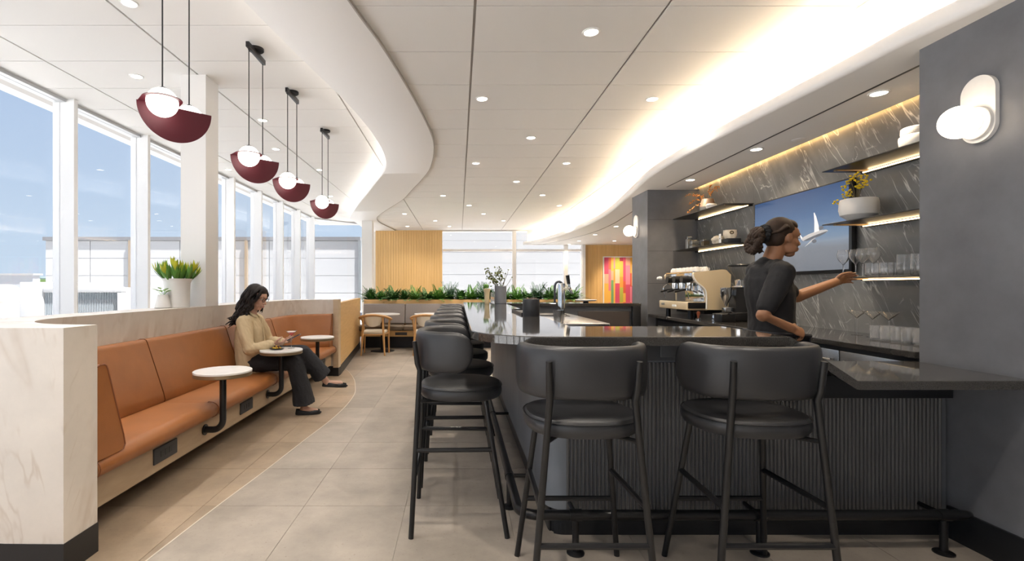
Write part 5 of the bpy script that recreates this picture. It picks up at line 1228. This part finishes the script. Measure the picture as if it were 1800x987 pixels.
def cafe_chair():
    t = thing('cafe_chair', 'chair', 'chair', (0, 0, 0), 'beech armchairs at the grey banquette')   # faces +y
    for sx in (1, -1):
        MB().tube([(sx*.225, -.215, 0), (sx*.195, -.20, .45), (sx*.185, -.20, .73)], [.015, .023, .018], 10).build('leg', chairw, t)
        MB().tube([(sx*.245, .225, 0), (sx*.235, .20, .40), (sx*.272, .11, .672)], [.015, .022, .018], 10).build('leg', chairw, t)
        MB().tube([(sx*.19, -.19, .40), (sx*.23, .19, .40)], .013, 8).build('side_rail', chairw, t)
    for y, x in ((-.195, .19), (.195, .23)): MB().tube([(-x, y, .40), (x, y, .40)], .013, 8).build('cross_rail', chairw, t)
    pts = spline([(-.285, .18, .672), (-.287, .08, .688), (-.270, -.08, .716), (-.205, -.20, .748), (-.09, -.25, .770), (0, -.262, .775), (.09, -.25, .770), (.205, -.20, .748), (.270, -.08, .716), (.287, .08, .688), (.285, .18, .672)], 4)
    MB().tube([tuple(p) for p in pts], .034, 12, sq=.72).build('arm_rail', chairw, t)
    vs = []; fs = []; nx, nz_ = 13, 7
    for lay in (0, 1):
        for j in range(nz_):
            for i in range(nx):
                u = -1+2*i/(nx-1); v_ = j/(nz_-1); wd = .178*(1-.30*(1-v_)**2.2); z = .585+.165*v_-.03*(1-v_)*(1-u*u)
                vs.append((u*wd, -.255+.075*u*u-(.0 if lay else .026)*(1-.6*u**4), z))
    for j in range(nz_-1):
        for i in range(nx-1):
            a = j*nx+i; fs.append((a, a+1, a+nx+1, a+nx)); o = nx*nz_; fs.append((o+a, o+a+nx, o+a+nx+1, o+a+1))
    o = nx*nz_
    for i in range(nx-1): fs += [(i, o+i, o+i+1, i+1), ((nz_-1)*nx+i, (nz_-1)*nx+i+1, o+(nz_-1)*nx+i+1, o+(nz_-1)*nx+i)]
    for j in range(nz_-1): fs += [(j*nx, (j+1)*nx, o+(j+1)*nx, o+j*nx), (j*nx+nx-1, o+j*nx+nx-1, o+(j+1)*nx+nx-1, (j+1)*nx+nx-1)]
    MB().add(vs, fs).build('backrest', creaml, t, ang=50)
    MB().rbox(-.225, .225, -.215, .22, .405, .475, .032, 4).build('seat', creaml, t)
    return t
ch = cafe_chair(); ch.location = (-1.635, 9.66, 0); ch['label'] = 'beech armchair with cream back, left one, drawn up to the left round table'
dup(ch, (-.64, 9.66, 0), None, 'beech armchair with cream back half hidden behind the bar stools')

# ---- picture on the oak wall
pic = thing('abstract_picture', 'white framed picture of upright colour blocks in pink and orange on the oak wall', 'picture', (5.25, 15.6, .8))
x0, x1, z0, z1 = 4.56, 6.0, .78, 2.24
for a in ((x0-.03, x1+.03, z1, z1+.03), (x0-.03, x1+.03, z0-.03, z0), (x0-.03, x0, z0, z1), (x1, x1+.03, z0, z1)): MB().box(a[0], a[1], 15.56, 15.60, a[2], a[3]).build('frame', framem, pic, ang=0)
cols = [(214, 84, 116), (232, 138, 160), (236, 160, 72), (240, 184, 84), (224, 112, 88), (238, 176, 150), (216, 96, 70), (228, 128, 146), (176, 64, 84), (120, 168, 116), (184, 186, 80), (240, 204, 176)]
pm = [mat('picture_colour%d' % i, lin(c), .7) for i, c in enumerate(cols)]; rng = random.Random(17); b = MB(); x = x0
while x < x1-.001:
    w_ = min(rng.choice((.05, .08, .11, .14)), x1-x); z = z0
    while z < z1-.001:
        h_ = min(rng.uniform(.2, .75), z1-z)
        if z1-z-h_ < .08: h_ = z1-z
        b.cur = rng.choice((0, 1, 1, 2, 3, 3, 4, 5, 5, 6, 7, 8, 11, 2)) if rng.random() > .08 else rng.choice((9, 10)); o = len(b.v)
        b.add([(x, 15.575, z), (x+w_, 15.575, z), (x+w_, 15.575, z+h_), (x, 15.575, z+h_)], [(0, 1, 2, 3)]); z += h_
    x += w_
b.build('printed_sheet', pm, pic, ang=0, fix=False)
MB().box(x0, x1, 15.577, 15.60, z0, z1).build('backing_board', framem, pic, ang=0)
lamp('picture_spot', 'SPOT', (5.0, 14.6, ZS-.02), 26, WARM, None, spot_size=math.radians(70), spot_blend=.8, shadow_soft_size=.04).rotation_euler = (math.radians(38), 0, 0)
# ================================================================ PEOPLE
def sculpt(name, b, vox, m, parent, smooth=6, wrinkle=0.0, wscale=.08, ratio=1.0, loc=None):
    me = bpy.data.meshes.new('tmp'); me.from_pydata(b.v, [], b.f)
    bm = bmesh.new(); bm.from_mesh(me); bmesh.ops.recalc_face_normals(bm, faces=bm.faces[:]); bm.to_mesh(me); bm.free()
    o = bpy.data.objects.new('tmp', me); COL.objects.link(o)
    r = o.modifiers.new('r', 'REMESH'); r.mode = 'VOXEL'; r.voxel_size = vox
    s_ = o.modifiers.new('s', 'SMOOTH'); s_.factor = .5; s_.iterations = smooth
    if ratio < 1: d_ = o.modifiers.new('d', 'DECIMATE'); d_.ratio = ratio
    dg = bpy.context.evaluated_depsgraph_get(); dg.update()
    nm = bpy.data.meshes.new_from_object(o.evaluated_get(dg)); bpy.data.objects.remove(o); bpy.data.meshes.remove(me)
    if wrinkle:
        nn = [v.normal.copy() for v in nm.vertices]
        for v, n_ in zip(nm.vertices, nn):
            p = v.co/wscale; f = mnoise.noise(Vector((p.x*.8, p.y*.8, p.z*.45)))+.6*abs(mnoise.noise(Vector((p.x*1.9+p.z*.8, p.y*1.9, p.z*1.1))))-.3
            v.co += n_*f*wrinkle
    off = loc_of(parent) if parent is not None else Vector((0, 0, 0))
    for v in nm.vertices: v.co -= off
    nm.name = name; nm.materials.clear(); nm.materials.append(m)
    nm.polygons.foreach_set('use_smooth', [True]*len(nm.polygons))
    ob = bpy.data.objects.new(name, nm); COL.objects.link(ob)
    if parent is not None: ob.parent = parent
    return ob
def limb(b, pts, rad, sq=1.0, up=None, n=16, hem=False):
    b.tube(pts, rad, n, True, sq, up)
    for p, r in list(zip(pts, rad))[:-1 if hem else None]: b.ell(p, r*.985 if sq == 1 else r*min(sq, 1)*.98, sub=2)
def head(b, M):
    """a head facing +x in its own frame, origin at eye height on the axis; M places it"""
    R3 = M.to_3x3()
    def e(c, r, rot=None): b.ell(M @ Vector(c), r, R3 @ rot if rot is not None else R3, sub=3)
    e((-.012, 0, .035), (.096, .076, .088)); e((-.035, 0, .005), (.072, .070, .075)); e((.030, 0, -.03), (.062, .060, .080)); e((.028, 0, .03), (.070, .066, .06))
    e((.050, 0, -.098), (.032, .030, .022)); e((.02, .036, -.070), (.045, .020, .030), Matrix.Rotation(.35, 3, 'Z')); e((.02, -.036, -.070), (.045, .020, .030), Matrix.Rotation(-.35, 3, 'Z'))
    for s_ in (1, -1):
        e((.060, s_*.036, -.030), (.024, .022, .022)); e((.078, s_*.030, .022), (.014, .024, .008)); e((-.005, s_*.074, -.012), (.018, .008, .032)); e((-.010, s_*.080, -.006), (.012, .006, .024))
    n0 = [M @ Vector(p) for p in ((.088, 0, .010), (.100, 0, -.016), (.110, 0, -.034))]; limb(b, n0, [.0085, .0095, .0125])
    for s_ in (1, -1): e((.097, s_*.011, -.038), (.012, .009, .009))
    e((.090, 0, -.066), (.014, .024, .0085)); e((.087, 0, -.078), (.013, .021, .008)); e((.080, 0, -.056), (.018, .024, .02))
def faceparts(parent, M, lip, brow):
    R3 = M.to_3x3()
    lp = MB(); lp.ell(M @ Vector((.0965, 0, -.0665)), (.0085, .022, .0048), R3); lp.ell(M @ Vector((.094, 0, -.0765)), (.0085, .018, .0052), R3); lp.build('mouth', lip, parent)
    for s_ in (1, -1):
        ey = MB().ell(M @ Vector((.079, s_*.031, .004)), (.011, .0135, .0075), R3).build('eye', eyew, parent)
        MB().ell(M @ Vector((.0885, s_*.032, .002)), (.0025, .0055, .0055), R3).build('iris', eyed, ey)
        MB().tube([M @ Vector(p) for p in ((.089, s_*.014, .025), (.088, s_*.032, .031), (.076, s_*.050, .026))], [.003, .0035, .002], 6).build('eyebrow', brow, parent)
def hand(b, wrist, d, palm_n, L_=.17, curl=(.3, .35, .4, .45), spread=.10, thumb=1, r=.0085):
    """palm and five fingers: d runs from wrist to knuckles, palm_n faces out of the palm"""
    d = Vector(d).normalized(); n_ = Vector(palm_n); n_ = (n_-d*n_.dot(d)).normalized(); s_ = d.cross(n_)*thumb
    w_ = Vector(wrist); R3 = Matrix((d, s_, n_)).transposed()
    b.ell(w_+d*L_*.24, (L_*.28, L_*.215, .0125), R3, sub=3); b.ell(w_+d*L_*.40, (L_*.14, L_*.225, .0115), R3, sub=3); limb(b, [w_-d*.02, w_+d*.03], [.021, .022], .8, tuple(n_))
    for k in range(4):
        o = (.165-.11*k)*L_; p = w_+d*L_*(.50-.025*abs(k-1))+s_*o; fl = L_*(.43, .48, .44, .34)[k]; ang = 0; pts = [p-d*.012]; dirv = (d+s_*(spread*(1.5-k)/1.5)).normalized()
        for j, f in enumerate((.42, .32, .26)):
            ang += curl[k]*(1.0, 1.2, .8)[j]; q = pts[-1]+(dirv*math.cos(ang)+n_*math.sin(ang))*fl*f; pts.append(q)
        limb(b, pts, [r, r*.95, r*.87, r*.74], n=10)
    p = w_+d*L_*.12+s_*L_*.17; t1 = (d*.55+s_*.65+n_*.45).normalized(); t2 = (d*.85+s_*.12+n_*.5).normalized(); q1 = p+t1*L_*.2; q2 = q1+t2*L_*.17; q3 = q2+t2*L_*.13+n_*L_*.02
    limb(b, [p, q1, q2, q3], [r*1.5, r*1.25, r*1.08, r*.82], n=10)
def shoe(parent, heel, toe, name='shoe', bow=True):
    h, t_ = Vector(heel), Vector(toe); d = (t_-h).normalized(); L_ = (t_-h).length; s_ = d.cross(Vector((0, 0, 1))).normalized(); u = s_.cross(d)
    n = 26; vs = []; fs = []; lv = ((1.0, 0), (1.02, .012), (.98, .03), (.80, .043))
    def outl(a): 
        x = .5-.5*math.cos(a) if a <= PI else .5-.5*math.cos(a); 
        wd = (.036+.010*math.sin(PI*min(1, max(0, x))**1.4))*abs(math.sin(a))**.6
        return x, math.copysign(wd, math.sin(a))
    for q, (sc_, z) in enumerate(lv):
        for i in range(n):
            x, y = outl(2*PI*i/n); zz = z*(1.0+.35*(1-x)) if q > 1 else z
            if q == 3: zz = .030+.028*(1-x)**2+.012*(x > .75)
            vs.append(h+d*(L_*(.5+(x-.5)*(sc_ if q < 3 else .95)))+s_*y*sc_+u*zz)
    for q in range(3):
        for i in range(n): fs.append((q*n+i, q*n+(i+1) % n, (q+1)*n+(i+1) % n, (q+1)*n+i))
    fs.append(tuple(range(n-1, -1, -1))); b = MB().add(vs, fs)
    for k in range(5): b.ell(h+d*L_*(.66+.07*k)+u*(.030-.0035*k), (L_*.11, .034-.003*k, .013), Matrix((d, s_, u)).transposed())
    if bow:
        for sg in (1, -1): b.ell(h+d*L_*.62+u*.048+s_*sg*.008, (.006, .011, .004), Matrix((d, s_, u)).transposed())
    o = b.build(name, mat('shoe_black', (.012, .011, .012), .45) if 'shoe_black' not in MATS else MATS['shoe_black'], parent, ang=60); return o
def locks(b, roots, r0, n=9, wave=.012, rng=None):
    for path in roots:
        sp2 = spline(path, 7); k = len(sp2); ph = rng.random()*6; pts = []
        for i, p in enumerate(sp2):
            t = i/(k-1); pts.append(p+Vector((math.cos(ph+t*19), math.sin(ph*1.7+t*17), .4*math.sin(ph+t*21)))*wave*min(1, t*2.2))
        b.tube([tuple(p) for p in pts], [r0*(.7+.5*math.sin(PI*min(1, i/(k-1)*.9+.1)))*(1 if i < k-4 else .3+.7*(k-1-i)/4) for i in range(k)], 7)

# ---------------- seated woman
wm_ = thing('person', 'seated woman with long dark hair, glasses, cream shirt and black trousers, holding a phone', 'person', (-2.08, 5.03, .45))
V = lambda *a: Vector(a)
HM = Matrix.Translation((-2.045, 5.015, 1.205)) @ Matrix.Rotation(-.12, 4, 'Z') @ Matrix.Rotation(.30, 4, 'Y')
b = MB(); head(b, HM)
limb(b, [V(-2.115, 5.02, 1.00), V(-2.09, 5.018, 1.08), V(-2.075, 5.016, 1.14)], [.062, .052, .052])
limb(b, [V(-2.10, 5.03, .56), V(-2.11, 5.03, .72), V(-2.115, 5.03, .88), V(-2.12, 5.02, .99)], [.13, .115, .125, .09], .8, (1, 0, 0))
armR = [V(-2.11, 4.865, .965), V(-2.02, 4.825, .715), V(-1.83, 4.915, .745)]; armL = [V(-2.11, 5.175, .965), V(-2.0, 5.235, .735), V(-1.81, 5.13, .75)]
for A_ in (armR, armL): limb(b, A_, [.048, .040, .027])
hand(b, V(-1.83, 4.915, .745), V(.95, .30, .06), V(.1, .55, .8), .165, (.35, .40, .45, .5), .06, 1)
hand(b, V(-1.81, 5.13, .75), V(.95, -.36, .02), V(.1, -.55, .85), .165, (.4, .45, .5, .55), .06, -1)
legR = [V(-2.07, 4.965, .555), V(-1.655, 5.02, .545), V(-1.585, 5.10, .10)]; legL = [V(-2.07, 5.115, .565), V(-1.60, 5.10, .645), V(-1.405, 5.23, .325)]
limb(b, legR, [.085, .060, .036]); limb(b, legL, [.085, .060, .036])
limb(b, [V(-1.585, 5.10, .10), V(-1.60, 5.10, .055), V(-1.47, 5.12, .030)], [.036, .036, .024]); limb(b, [V(-1.405, 5.23, .325), V(-1.40, 5.245, .29), V(-1.26, 5.30, .283)], [.036, .036, .024])
body = sculpt('body', b, .0052, skin, wm_, 4)
faceparts(wm_, HM, lipm, hairm)
# shirt
b = MB()
limb(b, [V(-2.10, 5.03, .525), V(-2.115, 5.03, .64), V(-2.12, 5.03, .78), V(-2.125, 5.03, .89), V(-2.125, 5.02, .965), V(-2.115, 5.02, 1.015)], [.172, .168, .160, .158, .125, .075], .86, (1, 0, 0))
for A_, sy_ in ((armR, -1), (armL, 1)):
    limb(b, [V(-2.12, 5.02+sy_*.09, .975), A_[0], A_[0].lerp(A_[1], .5)+V(-.01, sy_*.012, 0), A_[1]+V(-.01, sy_*.008, -.008), A_[1].lerp(A_[2], .5)+V(0, 0, -.006), A_[1].lerp(A_[2], .86)], [.075, .074, .072, .070, .060, .045])
limb(b, [V(-2.02, 5.03, .52), V(-2.03, 5.03, .62), V(-2.055, 5.03, .78)], [.105, .105, .10], .7, (1, 0, 0))
shirt_o = sculpt('shirt', b, .0068, shirt, wm_, 4, .010, .075)
for sg in (1, -1):
    pts = [V(-2.14, 5.02+sg*.02, 1.075), V(-2.105, 5.02+sg*.056, 1.062), V(-2.065, 5.02+sg*.050, 1.035), V(-2.025, 5.02+sg*.026, 1.005)]
    MB().tube([tuple(p) for p in spline(pts, 4)], [.018]*9+[.020]*3+[.008], 8, sq=.35, up=(0, 0, 1)).build('collar', shirt, shirt_o)
MB().tube([tuple(p) for p in (V(-2.000, 5.025, 1.0), V(-1.985, 5.025, .90), V(-1.968, 5.03, .78), V(-1.955, 5.03, .62))], .010, 6, sq=.35, up=(1, 0, 0)).build('button_placket', shirt, shirt_o)
# trousers: wide legs
b = MB()
b.ell(V(-2.08, 5.04, .56), (.155, .185, .115), sub=3)
limb(b, [V(-2.07, 4.955, .552), V(-1.86, 4.99, .553), V(-1.665, 5.02, .545)], [.098, .092, .082])
limb(b, [V(-1.665, 5.02, .545), V(-1.632, 5.045, .42), V(-1.605, 5.07, .27), V(-1.588, 5.09, .115)], [.085, .088, .098, .110], n=20, hem=True)
limb(b, [V(-2.07, 5.125, .565), V(-1.84, 5.11, .618), V(-1.605, 5.10, .640)], [.098, .092, .080])
limb(b, [V(-1.605, 5.10, .640), V(-1.55, 5.13, .56), V(-1.495, 5.17, .475), V(-1.430, 5.212, .375)], [.082, .084, .088, .096], n=20, hem=True)
sculpt('trousers', b, .0068, trous, wm_, 5, .008, .07)
shoe(wm_, (-1.675, 5.085, .002), (-1.43, 5.13, .002)); shoe(wm_, (-1.440, 5.225, .262), (-1.205, 5.325, .235))
# hair: cap and wavy locks
rng = random.Random(33); b = MB(); R3 = HM.to_3x3()
b.ell(HM @ Vector((-.030, 0, .042)), (.094, .086, .094), R3, sub=3); b.ell(HM @ Vector((-.055, 0, -.02)), (.065, .082, .09), R3, sub=3); b.ell(HM @ Vector((.02, 0, .078)), (.070, .070, .050), R3, sub=3)
roots = []
for k in range(70):
    a = rng.uniform(-2.2, 2.2)+PI; el_ = rng.uniform(.05, .9); hp = HM @ Vector((-.03+.09*math.cos(a)*math.cos(el_), .086*math.sin(a)*math.cos(el_), .03+.09*math.sin(el_)))
    side_ = math.sin(a)
    m1 = HM @ Vector((-.04+.10*math.cos(a), .095*math.sin(a), -.06+rng.uniform(-.02, .02)))
    m2 = V(-2.155+.07*math.cos(a)+rng.uniform(-.02, .02), 5.02+.115*side_+rng.uniform(-.02, .02), 1.045+rng.uniform(-.03, .03))
    if rng.random() < .75: end = V(-2.235+rng.uniform(-.03, .03), 4.99+.12*side_-.03+rng.uniform(-.03, .03), .955+rng.uniform(-.05, .06))
    else: end = m2+V(-.03, .0, -.07)
    roots.append([hp, m1, m2, end])
locks(b, roots, .0105, wave=.019, rng=rng)
roots = []
for sg in (1, -1):
    for k in range(9):
        hp = HM @ Vector((.050+.012*rng.random(), sg*(.035+.02*rng.random()), .095)); roots.append([hp, HM @ Vector((.055+.01*rng.random(), sg*.084, .03)), HM @ Vector((.018+.02*rng.random(), sg*.092, -.05)), HM @ Vector((.045+.02*rng.random() if sg > 0 else .0, sg*.088, -.125-.03*rng.random()))])
        roots.append([HM @ Vector((.03, sg*.01, .122)), HM @ Vector((.012+.02*rng.random(), sg*.080, .07)), HM @ Vector((-.02, sg*.096, -.02)), HM @ Vector((-.035, sg*.095, -.14))])
locks(b, roots, .0095, wave=.007, rng=rng)
b.build('hair', hairm, wm_, ang=80)
# glasses
g_ = MB()
for sg in (1, -1):
    c_ = Vector((.101, sg*.034, .002)); pts = [HM @ (c_+Vector((-.006*abs(math.cos(a))*0, .026*math.cos(a), .022*math.sin(a)))) for a in [2*PI*i/20 for i in range(21)]]; g_.tube([tuple(p) for p in pts], .0026, 6)
    g_.tube([tuple(HM @ Vector(p)) for p in ((.101, sg*.060, .008), (.05, sg*.079, .010), (-.01, sg*.086, .008), (-.025, sg*.084, -.012))], .0022, 6)
g_.tube([tuple(HM @ Vector(p)) for p in ((.102, .009, .008), (.104, 0, .010), (.102, -.009, .008))], .0022, 6)
ge_ = g_.build('glasses', blk, wm_)
# phone
ph = thing('phone', 'dark blue phone held in the seated woman\'s hands', 'phone', (-1.665, 5.03, .80))
M = Matrix.Translation((-1.672, 5.028, .800)) @ Matrix.Rotation(-.45, 4, 'Y')
MB().rbox(-.070, .070, -.034, .034, -.004, .004, .0035, 2, M).build('body', mat('phone_blue', (.02, .035, .09), .3), ph)
MB().box(-.064, .064, -.030, .030, .0041, .0045, M).build('screen', mat('phone_screen', (.015, .015, .02), .1), ph, ang=0)
# drink and snack on her table
t = thing('cocktail', 'martini glass with a pink foamed cocktail on the table before the woman', 'drink', (-1.66, 4.90, .70))
z0_ = .70; c_ = (-1.665, 4.93, z0_); t.location = c_
MB().lathe([(0, .118), (.004, .12), (.056, .178), (.0545, .178), (.0035, .123), (0, .122)], c_, 28).build('bowl', thin, t)
MB().lathe([(0, .004), (.004, .006), (.003, .06), (.0035, .11), (.006, .119), (0, .119)], c_, 12).build('stem', drinkglass, t)
MB().lathe([(0, 0), (.034, 0), (.035, .0015), (.012, .004), (0, .005)], c_, 24).build('foot', drinkglass, t)
MB().lathe([(0, .1235), (.0335, .157), (.0335, .158), (0, .158)], c_, 28).build('liquid', pink, t)
MB().lathe([(0, .1582), (.0337, .1582), (.045, .170), (0, .171)], c_, 28).build('foam', foam, t)
pc = (-1.775, 4.84, .70)
t = thing('snack_plate', 'small black plate of olives and dark snacks on the woman\'s table', 'plate', pc)
MB().lathe([(0, 0), (.045, 0), (.068, .010), (.070, .012), (.066, .013), (.044, .005), (0, .005)], pc, 32).build('plate', mat('plate_black', (.02, .02, .022), .35), t)
rng = random.Random(6); sn = [mat('snack_plum', (.06, .015, .02), .35), mat('snack_yellow', (.55, .33, .03), .4), mat('snack_green', (.16, .17, .03), .4)]
for k in range(16): a = k*2.4; rr = .0095*math.sqrt(k); MB().ell((pc[0]+rr*math.cos(a), pc[1]+rr*math.sin(a), pc[2]+.016+.016*(k < 6)), (.012, .010, .010), sub=2).build('morsel', sn[rng.choice((0, 0, 1, 1, 2))], t)

# ---------------- barmaid
bx, by = 2.02, 3.20
bm_ = thing('person', 'barmaid in black with hair tied in a black scrunchie reaching toward the shelf glasses', 'person', (bx, by, 0))
HM = Matrix.Translation((bx+.055, by-.02, 1.625)) @ Matrix.Rotation(.05, 4, 'Z') @ Matrix.Rotation(.05, 4, 'Y')
b = MB(); head(b, HM)
limb(b, [V(bx-.03, by, 1.40), V(bx-.01, by-.01, 1.48), V(bx+.02, by-.015, 1.56)], [.068, .056, .055])
limb(b, [V(bx+.01, by, .95), V(bx, by, 1.10), V(bx-.015, by, 1.28), V(bx-.03, by, 1.41)], [.15, .125, .15, .10], .72, (1, 0, 0))
armN = [V(bx-.05, by-.180, 1.40), V(bx-.195, by-.225, 1.14), V(bx-.04, by-.245, 1.065)]; armF = [V(bx+.02, by+.16, 1.40), V(bx+.30, by+.20, 1.245), V(bx+.60, by+.25, 1.345)]
limb(b, [armN[0], armN[1], armN[2]], [.050, .041, .028]); limb(b, armF, [.050, .043, .029])
hand(b, armN[2], V(.85, .05, -.35), V(-.1, .75, -.5), .17, (.5, .55, .6, .65), .05, 1)
hand(b, armF[2], V(.93, .12, .32), V(.15, -.80, -.25), .17, (.28, .32, .36, .40), .10, -1)
lN = [V(bx+.0, by-.085, .92), V(bx+.07, by-.09, .50), V(bx+.10, by-.09, .09)]; lF = [V(bx+.0, by+.085, .92), V(bx+.0, by+.09, .50), V(bx-.11, by+.09, .09)]
for l_ in (lN, lF): limb(b, l_, [.095, .062, .04]); limb(b, [l_[2], l_[2]+V(-.01, 0, -.03), l_[2]+V(.13, 0, -.062)], [.04, .036, .024])
sculpt('body', b, .0058, skind, bm_, 4)
faceparts(bm_, HM, mat('lips_brown', (.26, .09, .07), .5), hairb)
b = MB()
limb(b, [V(bx+.0, by, .99), V(bx-.005, by, 1.12), V(bx-.018, by, 1.27), V(bx-.03, by, 1.37), V(bx-.03, by, 1.43), V(bx-.02, by-.005, 1.475)], [.170, .160, .182, .165, .115, .072], .74, (1, 0, 0))
for A_, sy_ in ((armN, -1), (armF, 1)): limb(b, [V(bx-.03, by+sy_*.09, 1.405), A_[0], A_[0].lerp(A_[1], .55), A_[0].lerp(A_[1], .80)], [.082, .074, .066, .060])
tee = sculpt('shirt', b, .0075, blackcloth, bm_, 4, .009, .09)
b = MB(); b.ell(V(bx+.005, by, .93), (.135, .172, .14), sub=3)
for l_ in (lN, lF): limb(b, [l_[0], l_[0].lerp(l_[1], .5), l_[1], l_[1].lerp(l_[2], .5), l_[2]+V(0, 0, .01)], [.115, .10, .085, .078, .075])
sculpt('trousers', b, .0085, blackcloth, bm_, 4, .007, .09)
for l_ in (lN, lF): shoe(bm_, (l_[2].x-.06, l_[2].y, .002), (l_[2].x+.20, l_[2].y, .002), bow=False)
b = MB(); b.rbox(bx+.128, bx+.140, by-.16, by+.16, .62, 1.02, .005)
b.tube([(bx+.135, by-.16, 1.01), (bx+.06, by-.19, 1.015), (bx-.09, by-.165, 1.02), (bx-.14, by, 1.02), (bx-.09, by+.165, 1.02), (bx+.06, by+.19, 1.015), (bx+.135, by+.16, 1.01)], .012, 8, sq=1); b.build('apron', mat('apron_navy', (.014, .015, .022), .85), bm_)
# hair pulled back, scrunchie, bun
rng = random.Random(12); b = MB(); R3 = HM.to_3x3()
b.ell(HM @ Vector((-.024, 0, .046)), (.095, .081, .088), R3, sub=3); b.ell(HM @ Vector((-.05, 0, .0)), (.06, .073, .07), R3, sub=3); b.ell(HM @ Vector((.018, 0, .076)), (.066, .064, .046), R3, sub=3)
roots = []
for k in range(44):
    a = rng.uniform(-1, 1); roots.append([HM @ Vector((.066-.085*abs(a), .079*a, .102-.055*abs(a))), HM @ Vector((-.01-.03*abs(a), .086*a, .118-.06*abs(a))), HM @ Vector((-.07, .07*a, .07-.04*abs(a))), HM @ Vector((-.125, .015*a, .02))])
locks(b, roots, .009, wave=.004, rng=rng)
roots = []
for k in range(40):
    a = rng.random()*6.28; r_ = rng.random()*.05; roots.append([HM @ Vector((-.125, 0, .015)), HM @ Vector((-.17, .05*math.cos(a), .0+.05*math.sin(a))), HM @ Vector((-.195, .055*math.cos(a), -.045+.04*math.sin(a))), HM @ Vector((-.175+rng.uniform(-.02, .02), .04*math.cos(a), -.085+.03*math.sin(a)))])
locks(b, roots, .012, wave=.012, rng=rng)
b.build('hair', hairb, bm_, ang=80)
b = MB(); c_ = Vector((-.125, 0, .020))
for k in range(15):
    a = 2*PI*k/15; b.ell(HM @ (c_+Vector((rng.uniform(-.008, .008), .040*math.cos(a), .046*math.sin(a)))), (.024, .017, .017), R3, sub=2)
b.build('scrunchie', blackcloth, bm_, ang=80)
